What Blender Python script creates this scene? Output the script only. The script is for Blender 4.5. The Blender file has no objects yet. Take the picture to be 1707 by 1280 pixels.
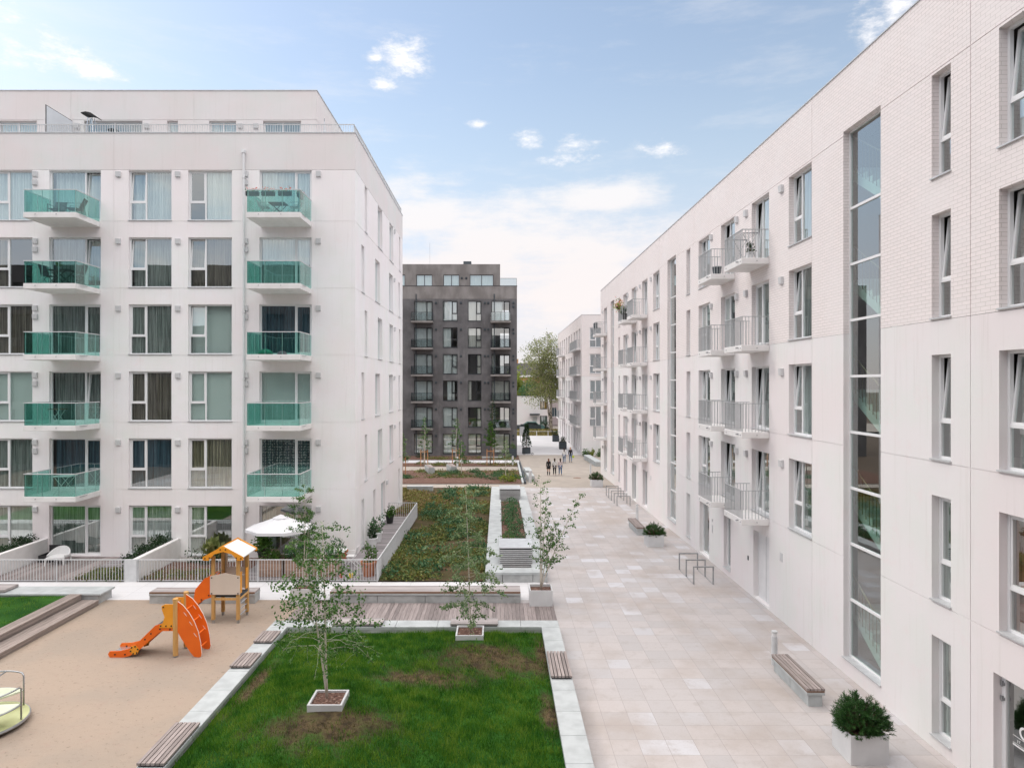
import bpy, math, random
import numpy as np
from mathutils import Vector, Matrix
R = math.radians
random.seed(7); rng = np.random.default_rng(7)
scene = bpy.context.scene
COL = scene.collection

# ------------------------------------------------------------------ helpers
class MB:
    def __init__(self): self.v = []; self.f = []
    def quad(self, a, b, c, d):
        n = len(self.v); self.v += [tuple(a), tuple(b), tuple(c), tuple(d)]; self.f.append((n, n+1, n+2, n+3)); return self
    def box(self, x0, x1, y0, y1, z0, z1, M=None):
        n = len(self.v)
        p = [(x0,y0,z0),(x1,y0,z0),(x1,y1,z0),(x0,y1,z0),(x0,y0,z1),(x1,y0,z1),(x1,y1,z1),(x0,y1,z1)]
        if M is not None: p = [tuple(M @ Vector(q)) for q in p]
        self.v += p
        self.f += [tuple(n+i for i in q) for q in ((0,3,2,1),(4,5,6,7),(0,1,5,4),(1,2,6,5),(2,3,7,6),(3,0,4,7))]
        return self
    def prism(self, poly, d, axis='y', off=0.0):
        # poly in two coordinates, extruded along axis from off to off+d
        n = len(self.v); m = len(poly)
        for t in (off, off+d):
            for a, b in poly:
                self.v.append((a, t, b) if axis == 'y' else (t, a, b) if axis == 'x' else (a, b, t))
        self.f.append(tuple(n+i for i in range(m))); self.f.append(tuple(n+m+i for i in reversed(range(m))))
        for i in range(m):
            j = (i+1) % m; self.f.append((n+i, n+j, n+m+j, n+m+i))
        return self
    def tube(self, pts, r, n=8, cap=True):
        pts = [Vector(p) for p in pts]; rs = r if isinstance(r, (list, tuple)) else [r]*len(pts)
        rings = []; up = Vector((0,0,1)); prev = None
        for i, p in enumerate(pts):
            t = (pts[min(i+1, len(pts)-1)] - pts[max(i-1, 0)])
            t = t.normalized() if t.length > 1e-9 else Vector((0,0,1))
            if prev is None:
                a = t.cross(Vector((0.3,0.1,1)) if abs(t.z) < .9 else Vector((1,0.2,0))).normalized()
            else:
                a = prev - t*prev.dot(t)
                a = a.normalized() if a.length > 1e-6 else t.cross(up).normalized()
            prev = a; b = t.cross(a)
            s = len(self.v); rings.append(s)
            for k in range(n):
                w = 2*math.pi*k/n
                self.v.append(tuple(p + (a*math.cos(w) + b*math.sin(w))*rs[i]))
        for i in range(len(rings)-1):
            for k in range(n):
                k2 = (k+1) % n
                self.f.append((rings[i]+k, rings[i]+k2, rings[i+1]+k2, rings[i+1]+k))
        if cap:
            self.f.append(tuple(rings[0]+k for k in reversed(range(n)))); self.f.append(tuple(rings[-1]+k for k in range(n)))
        return self
    def lathe(self, prof, n=16, c=(0,0)):
        s = len(self.v)
        for r, z in prof:
            for k in range(n):
                w = 2*math.pi*k/n; self.v.append((c[0]+r*math.cos(w), c[1]+r*math.sin(w), z))
        for i in range(len(prof)-1):
            for k in range(n):
                k2 = (k+1) % n; self.f.append((s+i*n+k, s+i*n+k2, s+(i+1)*n+k2, s+(i+1)*n+k))
        self.f.append(tuple(s+k for k in reversed(range(n)))); self.f.append(tuple(s+(len(prof)-1)*n+k for k in range(n)))
        return self
    def mesh(self, name, mat, smooth=False, bevel=0):
        me = bpy.data.meshes.new(name); me.from_pydata(self.v, [], self.f); me.update()
        if mat is not None: me.materials.append(mat)
        if smooth: me.polygons.foreach_set('use_smooth', [True]*len(me.polygons))
        return me
    def build(self, name, mat, parent=None, loc=(0,0,0), rz=0.0, smooth=False, bevel=0.0):
        o = link(name, self.mesh(name, mat, smooth), parent, loc, rz)
        if bevel:
            b = o.modifiers.new('bevel', 'BEVEL'); b.width = bevel; b.segments = 2; b.limit_method = 'ANGLE'
        return o

def link(name, data, parent=None, loc=(0,0,0), rz=0.0):
    o = bpy.data.objects.new(name, data); COL.objects.link(o)
    o.location = loc; o.rotation_euler = (0,0,rz)
    if parent is not None: o.parent = parent
    return o
def tag(o, label=None, cat=None, group=None, kind=None):
    if label: o['label'] = label
    if cat: o['category'] = cat
    if group: o['group'] = group
    if kind: o['kind'] = kind
    return o
def thing(name, label, cat, loc=(0,0,0), rz=0.0, group=None):
    return tag(link(name, None, None, loc, rz), label, cat, group)
def copy_tree(o, parent=None):
    c = o.copy(); COL.objects.link(c)
    if parent is not None: c.parent = parent
    for ch in [x for x in COL.objects if x.parent == o]: copy_tree(ch, c)
    return c
def again(o, label, loc, rz=None):
    c = copy_tree(o); c.location = loc; c['label'] = label
    if rz is not None: c.rotation_euler = (0,0,rz)
    return c
def np_mesh(name, V, F, mat):
    # V (n,3), F (m,k)
    me = bpy.data.meshes.new(name); V = np.asarray(V, np.float32); F = np.asarray(F, np.int32); k = F.shape[1]
    me.vertices.add(len(V)); me.vertices.foreach_set('co', V.ravel())
    me.loops.add(F.size); me.loops.foreach_set('vertex_index', F.ravel())
    me.polygons.add(len(F)); me.polygons.foreach_set('loop_start', np.arange(0, F.size, k, dtype=np.int32))
    me.polygons.foreach_set('loop_total', np.full(len(F), k, np.int32))
    me.update(calc_edges=True); me.materials.append(mat); return me
def gz(y):  # the plaza falls gently away from the camera
    return 0.0 if y < 30 else -0.42*min(1.0, (y-30)/32.0)

# ------------------------------------------------------------------ materials
def newmat(name):
    m = bpy.data.materials.new(name); m.use_nodes = True; m.node_tree.nodes.clear(); return m, m.node_tree
class NT:
    def __init__(self, nt): self.nt = nt
    def n(self, typ, **kw):
        x = self.nt.nodes.new(typ)
        for k, v in kw.items(): setattr(x, k, v)
        return x
    def l(self, a, b): self.nt.links.new(a, b)
    def val(self, sock, v):
        if hasattr(v, 'links') or hasattr(v, 'is_linked'): self.l(v, sock)
        else: sock.default_value = v
    def math(self, op, a, b=0.0, c=0.0, clamp=False):
        x = self.n('ShaderNodeMath', operation=op, use_clamp=clamp)
        self.val(x.inputs[0], a); self.val(x.inputs[1], b); self.val(x.inputs[2], c); return x.outputs[0]
    def mix(self, f, a, b, blend='MIX'):
        x = self.n('ShaderNodeMix', data_type='RGBA', blend_type=blend)
        self.val(x.inputs[0], f)
        for s, v in ((x.inputs[6], a), (x.inputs[7], b)):
            if isinstance(v, tuple): s.default_value = (*v[:3], 1)
            else: self.l(v, s)
        return x.outputs[2]
    def noise(self, vec, scale, detail=4, rough=.55, out=0):
        x = self.n('ShaderNodeTexNoise'); x.inputs['Scale'].default_value = scale
        x.inputs['Detail'].default_value = detail; x.inputs['Roughness'].default_value = rough
        self.l(vec, x.inputs['Vector']); return x.outputs[out]
    def ramp(self, f, lo, hi):
        x = self.n('ShaderNodeMapRange', interpolation_type='SMOOTHSTEP'); self.val(x.inputs[0], f)
        x.inputs[1].default_value = lo; x.inputs[2].default_value = hi; return x.outputs[0]
    def scaled(self, vec, s):
        x = self.n('ShaderNodeMapping'); x.inputs['Scale'].default_value = s; self.l(vec, x.inputs[0]); return x.outputs[0]
    def bump(self, h, strength, dist=.01):
        x = self.n('ShaderNodeBump'); x.inputs['Strength'].default_value = strength; x.inputs['Distance'].default_value = dist
        self.l(h, x.inputs['Height']); return x.outputs[0]
    def bsdf(self, col, rough, metal=0.0, normal=None, spec=.5, emit=None):
        b = self.n('ShaderNodeBsdfPrincipled'); o = self.n('ShaderNodeOutputMaterial'); self.l(b.outputs[0], o.inputs[0])
        if isinstance(col, tuple): b.inputs['Base Color'].default_value = (*col[:3], 1)
        else: self.l(col, b.inputs['Base Color'])
        self.val(b.inputs['Roughness'], rough); b.inputs['Metallic'].default_value = metal
        b.inputs['Specular IOR Level'].default_value = spec
        if normal is not None: self.l(normal, b.inputs['Normal'])
        if emit: b.inputs['Emission Color'].default_value = (*emit[:3],1); b.inputs['Emission Strength'].default_value = emit[3]
        return b
def obco(t): return t.n('ShaderNodeTexCoord').outputs['Object']
def geop(t): return t.n('ShaderNodeNewGeometry').outputs['Position']
def pm(name, c1, c2=None, scale=3.0, rough=.75, bump=0.0, bscale=40.0, metal=0.0, stretch=(1,1,1), spec=.4, detail=5, lo=.35, hi=.65, emit=None):
    m, nt = newmat(name); t = NT(nt); co = t.scaled(obco(t), stretch)
    col = c1 if c2 is None else t.mix(t.ramp(t.noise(co, scale, detail), lo, hi), c1, c2)
    nr = t.bump(t.noise(co, bscale, 4), bump) if bump else None
    t.bsdf(col, rough, metal, nr, spec, emit); return m
def plaster(name, c1, c2, c3, streak=.1):
    m, nt = newmat(name); t = NT(nt); co = obco(t)
    col = t.mix(t.ramp(t.noise(co, .55, 6, .62), .38, .66), c1, c2)
    col = t.mix(t.math('MULTIPLY', t.ramp(t.noise(co, 1.7, 7, .65), .52, .72), .55), col, c3)
    col = t.mix(t.math('MULTIPLY', t.ramp(t.noise(co, .16, 3, .55), .42, .62), .55), col, tuple(x*k for x, k in zip(c3, (1.0,.985,.985))))
    st = t.ramp(t.noise(t.scaled(co, (3.4, 3.4, .15)), 1.9, 6, .65), .52, .76)
    col = t.mix(t.math('MULTIPLY', st, streak), col, (.50,.46,.42))
    sp = t.ramp(t.noise(co, 14, 4, .7), .5, .75)
    col = t.mix(t.math('MULTIPLY', sp, .10), col, (.6,.58,.57))
    t.bsdf(col, .85, 0, t.bump(t.noise(co, 60, 5, .7), .12, .006), .25); return m
M = {}
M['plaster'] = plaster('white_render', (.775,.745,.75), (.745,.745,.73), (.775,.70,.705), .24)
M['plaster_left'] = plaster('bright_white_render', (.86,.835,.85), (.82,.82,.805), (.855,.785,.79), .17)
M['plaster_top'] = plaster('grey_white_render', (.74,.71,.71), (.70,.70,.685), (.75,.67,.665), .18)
def brickmat():
    m, nt = newmat('white_brick'); t = NT(nt); co = obco(t)
    s = t.n('ShaderNodeSeparateXYZ'); t.l(co, s.inputs[0]); c = t.n('ShaderNodeCombineXYZ')
    t.l(t.math('ADD', s.outputs[0], s.outputs[1]), c.inputs[0]); t.l(s.outputs[2], c.inputs[1])
    b = t.n('ShaderNodeTexBrick'); t.l(c.outputs[0], b.inputs['Vector']); b.inputs['Scale'].default_value = 1
    b.inputs['Brick Width'].default_value = .27; b.inputs['Row Height'].default_value = .088
    b.inputs['Mortar Size'].default_value = .0062; b.inputs['Mortar Smooth'].default_value = .25; b.inputs['Bias'].default_value = -.1
    b.inputs['Color1'].default_value = (.815,.745,.735,1); b.inputs['Color2'].default_value = (.775,.715,.705,1); b.inputs['Mortar'].default_value = (.56,.51,.485,1)
    col = t.mix(t.math('MULTIPLY', t.ramp(t.noise(co, .5, 6, .6), .4, .7), .5), b.outputs[0], (.80,.755,.75))
    h = t.math('SUBTRACT', 1.0, b.outputs['Fac'])
    h = t.math('ADD', h, t.math('MULTIPLY', t.noise(co, 50, 3), .15))
    t.bsdf(col, .75, 0, t.bump(h, .55, .008), .3); return m
M['brick'] = brickmat()
def darkconc():
    m, nt = newmat('charcoal_concrete'); t = NT(nt); co = obco(t)
    col = t.mix(t.ramp(t.noise(co, .45, 7, .65), .36, .68), (.095,.090,.093), (.155,.148,.152))
    col = t.mix(t.math('MULTIPLY', t.ramp(t.noise(t.scaled(co, (1.5,1.5,.25)), .9, 7, .7), .5, .75), .7), col, (.23,.22,.222))
    t.bsdf(col, .6, 0, t.bump(t.noise(co, 18, 5), .15, .01), .4); return m
M['dark'] = darkconc()
M['dark_top'] = pm('grey_brown_concrete', (.18,.163,.156), (.265,.245,.237), .8, .8, .1, 20, stretch=(1,1,.5))
M['white'] = pm('white_paint', (.74,.74,.75), (.70,.70,.71), 3, .4)
M['planter'] = pm('planter_grey_white', (.64,.645,.655), (.59,.595,.605), 2.2, .55, .05, 40)
M['facing'] = pm('dark_facing', (.055,.052,.055), (.04,.038,.04), 1.0, .8)
M['frame'] = pm('white_frame', (.78,.78,.79), None, rough=.35)
M['frame_dark'] = pm('dark_frame', (.018,.02,.023), None, rough=.35)
M['slab'] = pm('white_concrete', (.78,.76,.755), (.72,.70,.69), 2.5, .8, .08)
M['soffit'] = pm('grey_concrete', (.42,.41,.39), (.36,.35,.33), 2.5, .85, .08)
M['zinc'] = pm('sheet_metal', (.62,.63,.64), (.55,.56,.57), 4, .35, metal=.3)
M['steel'] = pm('galvanised_steel', (.42,.43,.44), (.33,.34,.35), 9, .4, metal=.7)
M['steel_lite'] = pm('light_grey_paint', (.62,.63,.64), (.56,.57,.58), 4, .45)
M['black'] = pm('black_metal', (.015,.015,.016), None, rough=.45)
M['dark_grey'] = pm('dark_grey_paint', (.06,.075,.085), (.045,.055,.065), 4, .6)
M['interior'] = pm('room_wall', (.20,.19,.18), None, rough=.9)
M['room'] = pm('stair_wall', (.74,.77,.75), (.68,.71,.69), 1.5, .8)
M['bronze'] = pm('bronze_rail', (.30,.22,.14), None, rough=.4, metal=.6)
M['rail'] = pm('grey_rail', (.44,.45,.46), (.40,.41,.42), 4, .45)
M['hood'] = pm('vent_grey', (.60,.60,.61), None, rough=.5)
def glassmat(name, tint, extra, k=1.6, wave=0.0):
    m, nt = newmat(name); t = NT(nt); o = t.n('ShaderNodeOutputMaterial')
    tr = t.n('ShaderNodeBsdfTransparent'); tr.inputs[0].default_value = (*tint, 1)
    gl = t.n('ShaderNodeBsdfGlossy'); gl.inputs['Roughness'].default_value = 0.0; gl.inputs[0].default_value = (.93,.97,.97,1)
    if wave: t.l(t.bump(t.noise(obco(t), .9, 1), wave, .03), gl.inputs['Normal'])
    g = t.n('ShaderNodeNewGeometry'); dp = t.n('ShaderNodeVectorMath', operation='DOT_PRODUCT'); t.l(g.outputs['Normal'], dp.inputs[0]); t.l(g.outputs['Incoming'], dp.inputs[1])
    sch = t.math('ADD', .04, t.math('MULTIPLY', .96, t.math('POWER', t.math('SUBTRACT', 1.0, t.math('ABSOLUTE', dp.outputs['Value'])), 5.0)))
    f = t.math('ADD', t.math('MULTIPLY', sch, k), extra, clamp=True)
    mx = t.n('ShaderNodeMixShader'); t.l(f, mx.inputs[0]); t.l(tr.outputs[0], mx.inputs[1]); t.l(gl.outputs[0], mx.inputs[2]); t.l(mx.outputs[0], o.inputs[0])
    return m
M['glass'] = glassmat('window_glass', (.90,.965,.945), .31, 1.5, .03)
M['frosted'] = pm('frosted_glass', (.66,.69,.73), None, rough=.3)
M['glass_stair'] = glassmat('stair_glass', (.60,.80,.73), .22, 1.9)
M['glass_green'] = glassmat('green_balcony_glass', (.60,.825,.785), .06, 1.0)
M['glass_far'] = glassmat('far_window_glass', (.93,.96,.95), .30, 1.2)
M['glass_clear'] = glassmat('clear_partition_glass', (.82,.86,.87), .10, 1.2)
M['glass_dark'] = glassmat('smoked_glass', (.30,.36,.37), .03, 1.0)
def clothmat(name, c1, c2):
    m, nt = newmat(name); t = NT(nt); co = obco(t)
    col = t.mix(t.ramp(t.noise(t.scaled(co, (9,9,.3)), 2, 3), .3, .7), c1, c2)  # upright noise puts the shade of the folds into the cloth colour
    d = t.bsdf(col, .95, 0, None, .1); return m
CUR = {'sheer': clothmat('sheer_curtain', (.86,.89,.89), (.66,.71,.72)), 'light': clothmat('light_curtain', (.66,.70,.68), (.42,.46,.45)),
 'grey': clothmat('grey_curtain', (.60,.65,.63), (.20,.23,.22)), 'blue': clothmat('blue_curtain', (.16,.28,.36), (.06,.11,.15)),
 'brown': clothmat('brown_curtain', (.42,.37,.32), (.17,.15,.125)), 'rust': clothmat('rust_curtain', (.42,.19,.12), (.2,.085,.055)),
 'olive': clothmat('patterned_curtain', (.62,.57,.42), (.17,.16,.11)), 'blind': pm('roller_blind', (.74,.83,.81), None, rough=.9),
 'white': clothmat('white_curtain', (.80,.80,.77), (.62,.62,.59))}
def pattern_curtain():
    m, nt = newmat('dotted_curtain'); t = NT(nt); co = t.scaled(obco(t), (9,9,6))
    v = t.n('ShaderNodeTexVoronoi'); v.inputs['Scale'].default_value = 1.3; v.inputs['Randomness'].default_value = .35; t.l(co, v.inputs['Vector'])
    col = t.mix(t.ramp(v.outputs['Distance'], .25, .5), (.72,.78,.76), (.07,.14,.15)); t.bsdf(col, .95); return m
CUR['dots'] = pattern_curtain()
M['gravel'] = pm('gravel', (.45,.43,.41), (.3,.28,.26), 30, .9, .4, 60)

# ------------------------------------------------------------------ facades and windows
def facade(root, name, mat, O, rot, W, z0, z1, openings, gh=(), gv=(), depth=.22):
    gw = .011; xs = {0.0, W}; zs = {z0, z1}
    for (a, b, c, d, dp) in openings:
        xs |= {max(0,a), min(W,b)}; zs |= {min(max(c,z0),z1), min(max(d,z0),z1)}
    for g in gv: xs |= {g-gw, g+gw}
    for g in gh: zs |= {g-gw, g+gw}
    xs = sorted(x for x in xs if 0 <= x <= W); zs = sorted(z for z in zs if z0 <= z <= z1)
    nx, nz = len(xs)-1, len(zs)-1; D = np.zeros((nx, nz)); H = np.zeros((nx, nz), bool)
    for i in range(nx):
        cx = (xs[i]+xs[i+1])/2; vg = any(abs(cx-g) < gw for g in gv)
        for j in range(nz):
            cz = (zs[j]+zs[j+1])/2
            if vg or any(abs(cz-g) < gw for g in gh): D[i,j] = .014
    for (a, b, c, d, dp) in openings:
        for i in range(nx):
            if not (a < (xs[i]+xs[i+1])/2 < b): continue
            for j in range(nz):
                if c < (zs[j]+zs[j+1])/2 < d: D[i,j] = dp; H[i,j] = True
    m = MB()
    for i in range(nx):
        for j in range(nz):
            a, b, c, d, y = xs[i], xs[i+1], zs[j], zs[j+1], D[i,j]
            if not H[i,j]: m.quad((a,y,c),(b,y,c),(b,y,d),(a,y,d))
            if i+1 < nx and D[i+1,j] != y: m.quad((b,y,c),(b,D[i+1,j],c),(b,D[i+1,j],d),(b,y,d))
            if j+1 < nz and D[i,j+1] != y: m.quad((a,y,d),(b,y,d),(b,D[i,j+1],d),(a,D[i,j+1],d))
    return m.build(name, mat, root, O, rot)
class Face:  # a facade's frame: u along the wall, y inwards, z up
    def __init__(self, root, O, rot): self.root, self.O, self.rot = root, Vector(O), rot; self.M = Matrix.Rotation(rot, 3, 'Z')
    def p(self, u, y, z): return self.O + self.M @ Vector((u, y, z))
    def put(self, mb, name, mat, u=0, y=0, z=0, **k): return mb.build(name, mat, self.root, self.p(u, y, z), self.rot, **k)
_cache = {}
def cached(key, fn):
    if key not in _cache: _cache[key] = fn()
    return _cache[key]
def frame_geo(w, h, kind, fw=.065, ft=.075):
    m = MB(); panes = []
    m.box(0, fw, 0, ft, 0, h).box(w-fw, w, 0, ft, 0, h).box(fw, w-fw, 0, ft, 0, fw).box(fw, w-fw, 0, ft, h-fw, h)
    sash = None
    if kind in ('A', 'Am'):
        s = w*.38 if kind == 'A' else w*.62
        m.box(s-fw/2, s+fw/2, .002, ft-.002, fw, h-fw); t = h*.37
        a, b = (fw, s-fw/2) if kind == 'A' else (s+fw/2, w-fw); c, d = (s+fw/2, w-fw) if kind == 'A' else (fw, s-fw/2)
        m.box(a, b, .002, ft-.002, t-fw/2, t+fw/2); panes += [(a,b,fw,t-fw/2),(c,d,fw,h-fw)]; sash = (a, b, t+fw/2, h-fw)
    elif kind in ('D', 'Dm'):
        s = w*.68 if kind == 'D' else w*.40
        m.box(s-fw/2, s+fw/2, .002, ft-.002, fw, h-fw)
        if kind == 'D': panes += [(fw, s-fw/2, fw, h-fw)]; sash = (s+fw/2, w-fw, fw, h-fw)
        else: panes += [(s+fw/2, w-fw, fw, h-fw)]; sash = (fw, s-fw/2, fw, h-fw)
    elif kind == 'N':
        t = h*.36; m.box(fw, w-fw, .002, ft-.002, t-fw/2, t+fw/2); panes += [(fw, w-fw, fw, t-fw/2)]; sash = (fw, w-fw, t+fw/2, h-fw)
    elif kind == 'P': panes += [(fw, w-fw, fw, h-fw)]
    elif kind == 'H': s = w/2; m.box(s-fw/2, s+fw/2, .002, ft-.002, fw, h-fw); panes += [(fw, s-fw/2, fw, h-fw), (s+fw/2, w-fw, fw, h-fw)]
    elif kind == 'S':
        zz = [fw] + [z for z in np.arange(1.63, h-1.9, 1.58)] + [h-fw]
        for k in range(1, len(zz)-1): m.box(fw, w-fw, .002, ft-.002, zz[k]-.035, zz[k]+.035)
        for k in range(len(zz)-1): panes.append((fw, w-fw, zz[k]+(.035 if k else 0), zz[k+1]-(.035 if k < len(zz)-2 else 0)))
    return m, panes, sash
def curtain_mb(x0, x1, z0, z1, flat=False):
    m = MB()
    if flat: return m.box(x0, x1, 0, .01, z0, z1)
    n = max(8, int((x1-x0)*30)); ph = random.random()*6
    row = []
    for i in range(n+1):
        x = x0+(x1-x0)*i/n; row.append((x, .055*math.sin(i*1.35+ph)+.03*math.sin(i*.53+2*ph)))
    for (xa, ya), (xb, yb) in zip(row, row[1:]): m.quad((xa,ya,z0),(xb,yb,z0),(xb,yb*1.2,z1),(xa,ya*1.2,z1))
    return m
def window(fc, u0, z0, w, h, kind='A', cur='grey', tilt=0, depth=.22, fm='frame', gm='glass', sill=True, cov=(0,1), name=None, fw=.065, recess=0.0):
    name = name or ('balcony_door' if kind in ('D','Dm') else 'window')
    w = round(w, 3); h = round(h, 3)
    geo = cached(('f', w, h, kind, fw), lambda: frame_geo(w, h, kind, fw)); m, panes, sash = geo
    o = link(name, cached(('fm', w, h, kind, fm, fw), lambda: m.mesh(name, M[fm])), fc.root, fc.p(u0, depth-.085+recess, z0), fc.rot)
    def gl():
        g = MB()
        for (a, b, c, d) in panes: g.quad((a,.04,c),(b,.04,c),(b,.04,d),(a,.04,d))
        if sash and not tilt:
            a, b, c, d = sash; g.quad((a+.045,.03,c+.045),(b-.045,.03,c+.045),(b-.045,.03,d-.045),(a+.045,.03,d-.045))
        elif sash:
            a, b, c, d = sash; k = math.tan(R(tilt)); g.quad((a+.045,.05,c+.045),(b-.045,.05,c+.045),(b-.045,.05+k*(d-c),d-.045),(a+.045,.05+k*(d-c),d-.045))
        return g.mesh('glass_pane', M[gm])
    link('glass_pane', cached(('g', w, h, kind, tilt, gm), gl), o)
    if sash:
        def sm():
            a, b, c, d = sash; s = MB(); T = Matrix.Translation((0,.012,c)) @ Matrix.Rotation(R(-tilt), 4, 'X') @ Matrix.Translation((0,0,-c)); e = .05
            s.box(a+.003,a+e,0,.06,c,d,T).box(b-e,b-.003,0,.06,c,d,T).box(a+e,b-e,0,.06,c,c+e,T).box(a+e,b-e,0,.06,d-e,d,T)
            return s.mesh('sash', M[fm])
        link('sash', cached(('s', w, h, kind, tilt, fm), sm), o)
    if sill:
        link('sill', cached(('sl', w, depth), lambda: MB().box(-.02, w+.02, -(depth-.085)-.045, -.002, -.022, .012).mesh('sill', M['zinc' if fm == 'frame' else 'dark_grey'])), o)
    if cur:
        a, b = w*cov[0]+.01, w*cov[1]-.01
        link('blind' if cur == 'blind' else 'curtain', curtain_mb(a, b, .03, h-.03, cur == 'blind').mesh('curtain', CUR[cur]), o, (0, .13 if not tilt else .30, 0))
    return o
def hood(fc, u, z, mat='hood'):
    def g(): return MB().prism([(0,0),(-.09,0.03),(-.11,.26),(0,.27)], .22, 'x').mesh('vent_hood', M[mat])
    return link('vent_hood', cached(('hood', mat), g), fc.root, fc.p(u, -.001, z), fc.rot)
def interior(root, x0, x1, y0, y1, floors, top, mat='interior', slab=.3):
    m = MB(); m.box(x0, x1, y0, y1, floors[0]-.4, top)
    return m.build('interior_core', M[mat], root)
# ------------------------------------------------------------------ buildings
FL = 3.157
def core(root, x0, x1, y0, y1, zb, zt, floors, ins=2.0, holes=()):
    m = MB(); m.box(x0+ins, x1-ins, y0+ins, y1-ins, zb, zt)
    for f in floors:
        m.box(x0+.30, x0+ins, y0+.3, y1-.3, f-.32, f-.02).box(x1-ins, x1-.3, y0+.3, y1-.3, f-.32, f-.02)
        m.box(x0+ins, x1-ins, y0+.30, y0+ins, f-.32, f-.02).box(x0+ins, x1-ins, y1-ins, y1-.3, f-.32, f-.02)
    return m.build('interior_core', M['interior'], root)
def balcony_glass(root, x0, x1, yw, proj, z, slabm='slab', gm='glass_green'):
    # slab with clear glass balustrade on posts; wall at y = yw, outwards is -y
    y0 = yw-proj
    b = MB().box(x0, x1, y0, yw-.004, -.24, 0).build('balcony_slab', M[slabm], root, (0,0,z), bevel=.012)
    rail = MB()
    ys = y0+.03
    rail.box(x0+.005, x1-.005, y0+.012, y0+.052, .985, 1.02).box(x0+.005, x0+.045, y0+.052, yw-.02, .985, 1.02).box(x1-.045, x1-.005, y0+.052, yw-.02, .985, 1.02)
    n = 4
    for i in range(n):
        x = x0+.06+(x1-x0-.12)*i/(n-1)*1.0
        rail.box(x-.012, x+.012, y0+.062, y0+.09, 0.002, .984)
    for x in (x0+.075, x1-.1):
        for k in (1,2): y = y0+(yw-y0)*k/2.3; rail.box(x, x+.025, y-.012, y+.012, .002, .984)
    rail.build('railing', M['steel_lite'], b)
    g = MB(); w = (x1-x0-.06)/3
    for i in range(3): g.box(x0+.03+i*w+.006, x0+.03+(i+1)*w-.006, y0+.026, y0+.038, .004, .98)
    for x in (x0+.018, x1-.030):
        L = (yw-y0-.1)/2
        for k in range(2): g.box(x, x+.012, y0+.06+k*L, y0+.06+(k+1)*L-.012, .004, .98)
    g.build('glass_panel', M[gm], b)
    s = MB()
    for x in (x0+.55, x1-.85): s.tube([(x,y0+.02,-.09),(x,y0-.035,-.09),(x,y0-.05,-.12)], .016, 6)
    s.tube([(x1+.03,y0+.25,-.05),(x1+.03,y0+.75,-.05),(x1+.03,y0+.8,-.02)], .013, 6)
    s.build('drain_spout', M['steel'], b)
    return b
def balcony_bars(fc, u0, u1, proj, z, white=True):
    # slab with upright flat bars; in the facade's own frame
    s = fc.put(MB().box(0, u1-u0, -proj, -.004, -.22, 0), 'balcony_slab', M['slab' if white else 'soffit'], u0, 0, z, bevel=.012)
    L = u1-u0; r = MB(); y = -proj+.03
    r.box(0.01, L-.01, y-.018, y+.018, 1.02, 1.045).box(.01, .05, y+.018, -.02, 1.02, 1.045).box(L-.05, L-.01, y+.018, -.02, 1.02, 1.045)
    n = int(L/.12)
    for i in range(n+1):
        x = .03+(L-.06)*i/n; r.box(x-.008, x+.008, y-.012, y+.012, .004, 1.019)
    n = int(proj/.12)
    for i in range(1, n):
        yy = y+(proj-.05)*i/n
        for x in (.03, L-.03): r.box(x-.012, x+.012, yy-.008, yy+.008, .004, 1.019)
    link('railing', r.mesh('railing', M['rail']), s)
    t = MB().tube([(L-.35,-proj+.05,-.09),(L-.35,-proj-.06,-.09),(L-.35,-proj-.09,-.1)], .03, 8)
    for x in (.25, L-.12): t.tube([(x,-proj-.001,-.11),(x,-proj-.02,-.11)], .022, 8)
    t.tube([(L-.01,-proj+.55,-.11),(L+.02,-proj+.55,-.11)], .02, 8)
    link('drain_spout', t.mesh('drain_spout', M['steel']), s)
    return s

# ---------- white block on the left
lb = thing('apartment_building', 'white rendered six storey block with green glass balconies and set back top floor', 'building', (-6.76, 31.4, 0))
LX, LY = -6.76, 31.4
W = 24.5; fc = Face(lb, (-W,0,0), 0)
U = lambda px: (px-831)/35.35 - LX + W
LFL = [.08+FL*k for k in range(6)]
colsL = {'wa': (U(-13), U(54)), 'A': (U(82), U(168)), 'wb': (U(214.5), U(286)), 'wc': (U(313.6), U(386.8)), 'D': (U(432.5), U(519.5)), 'wz': (U(-112), U(-45))}
ops = [(a, b, f+(.04), f+2.40, .2) for a, b in colsL.values() for f in LFL]
facade(lb, 'wall', M['plaster_left'], (-W,0,0), 0, W, -.1, 18.28, ops, gh=LFL[1:], gv=(U(190),))
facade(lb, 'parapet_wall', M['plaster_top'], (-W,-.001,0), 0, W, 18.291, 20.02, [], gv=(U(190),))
curL = {'wa': ['white','grey','blind','brown','brown','sheer'], 'A': ['grey','blue','grey','grey','grey','sheer'], 'wb': ['light','blue','brown','grey','grey','sheer'],
        'wc': ['white','olive','blind','blind','brown','sheer'], 'D': ['light','dots','blind','blue','sheer','sheer'], 'wz': ['grey']*6}
tiltL = {('A',5), ('A',4), ('wb',4), ('wb',5), ('wc',4), ('wc',3), ('A',2)}
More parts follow.
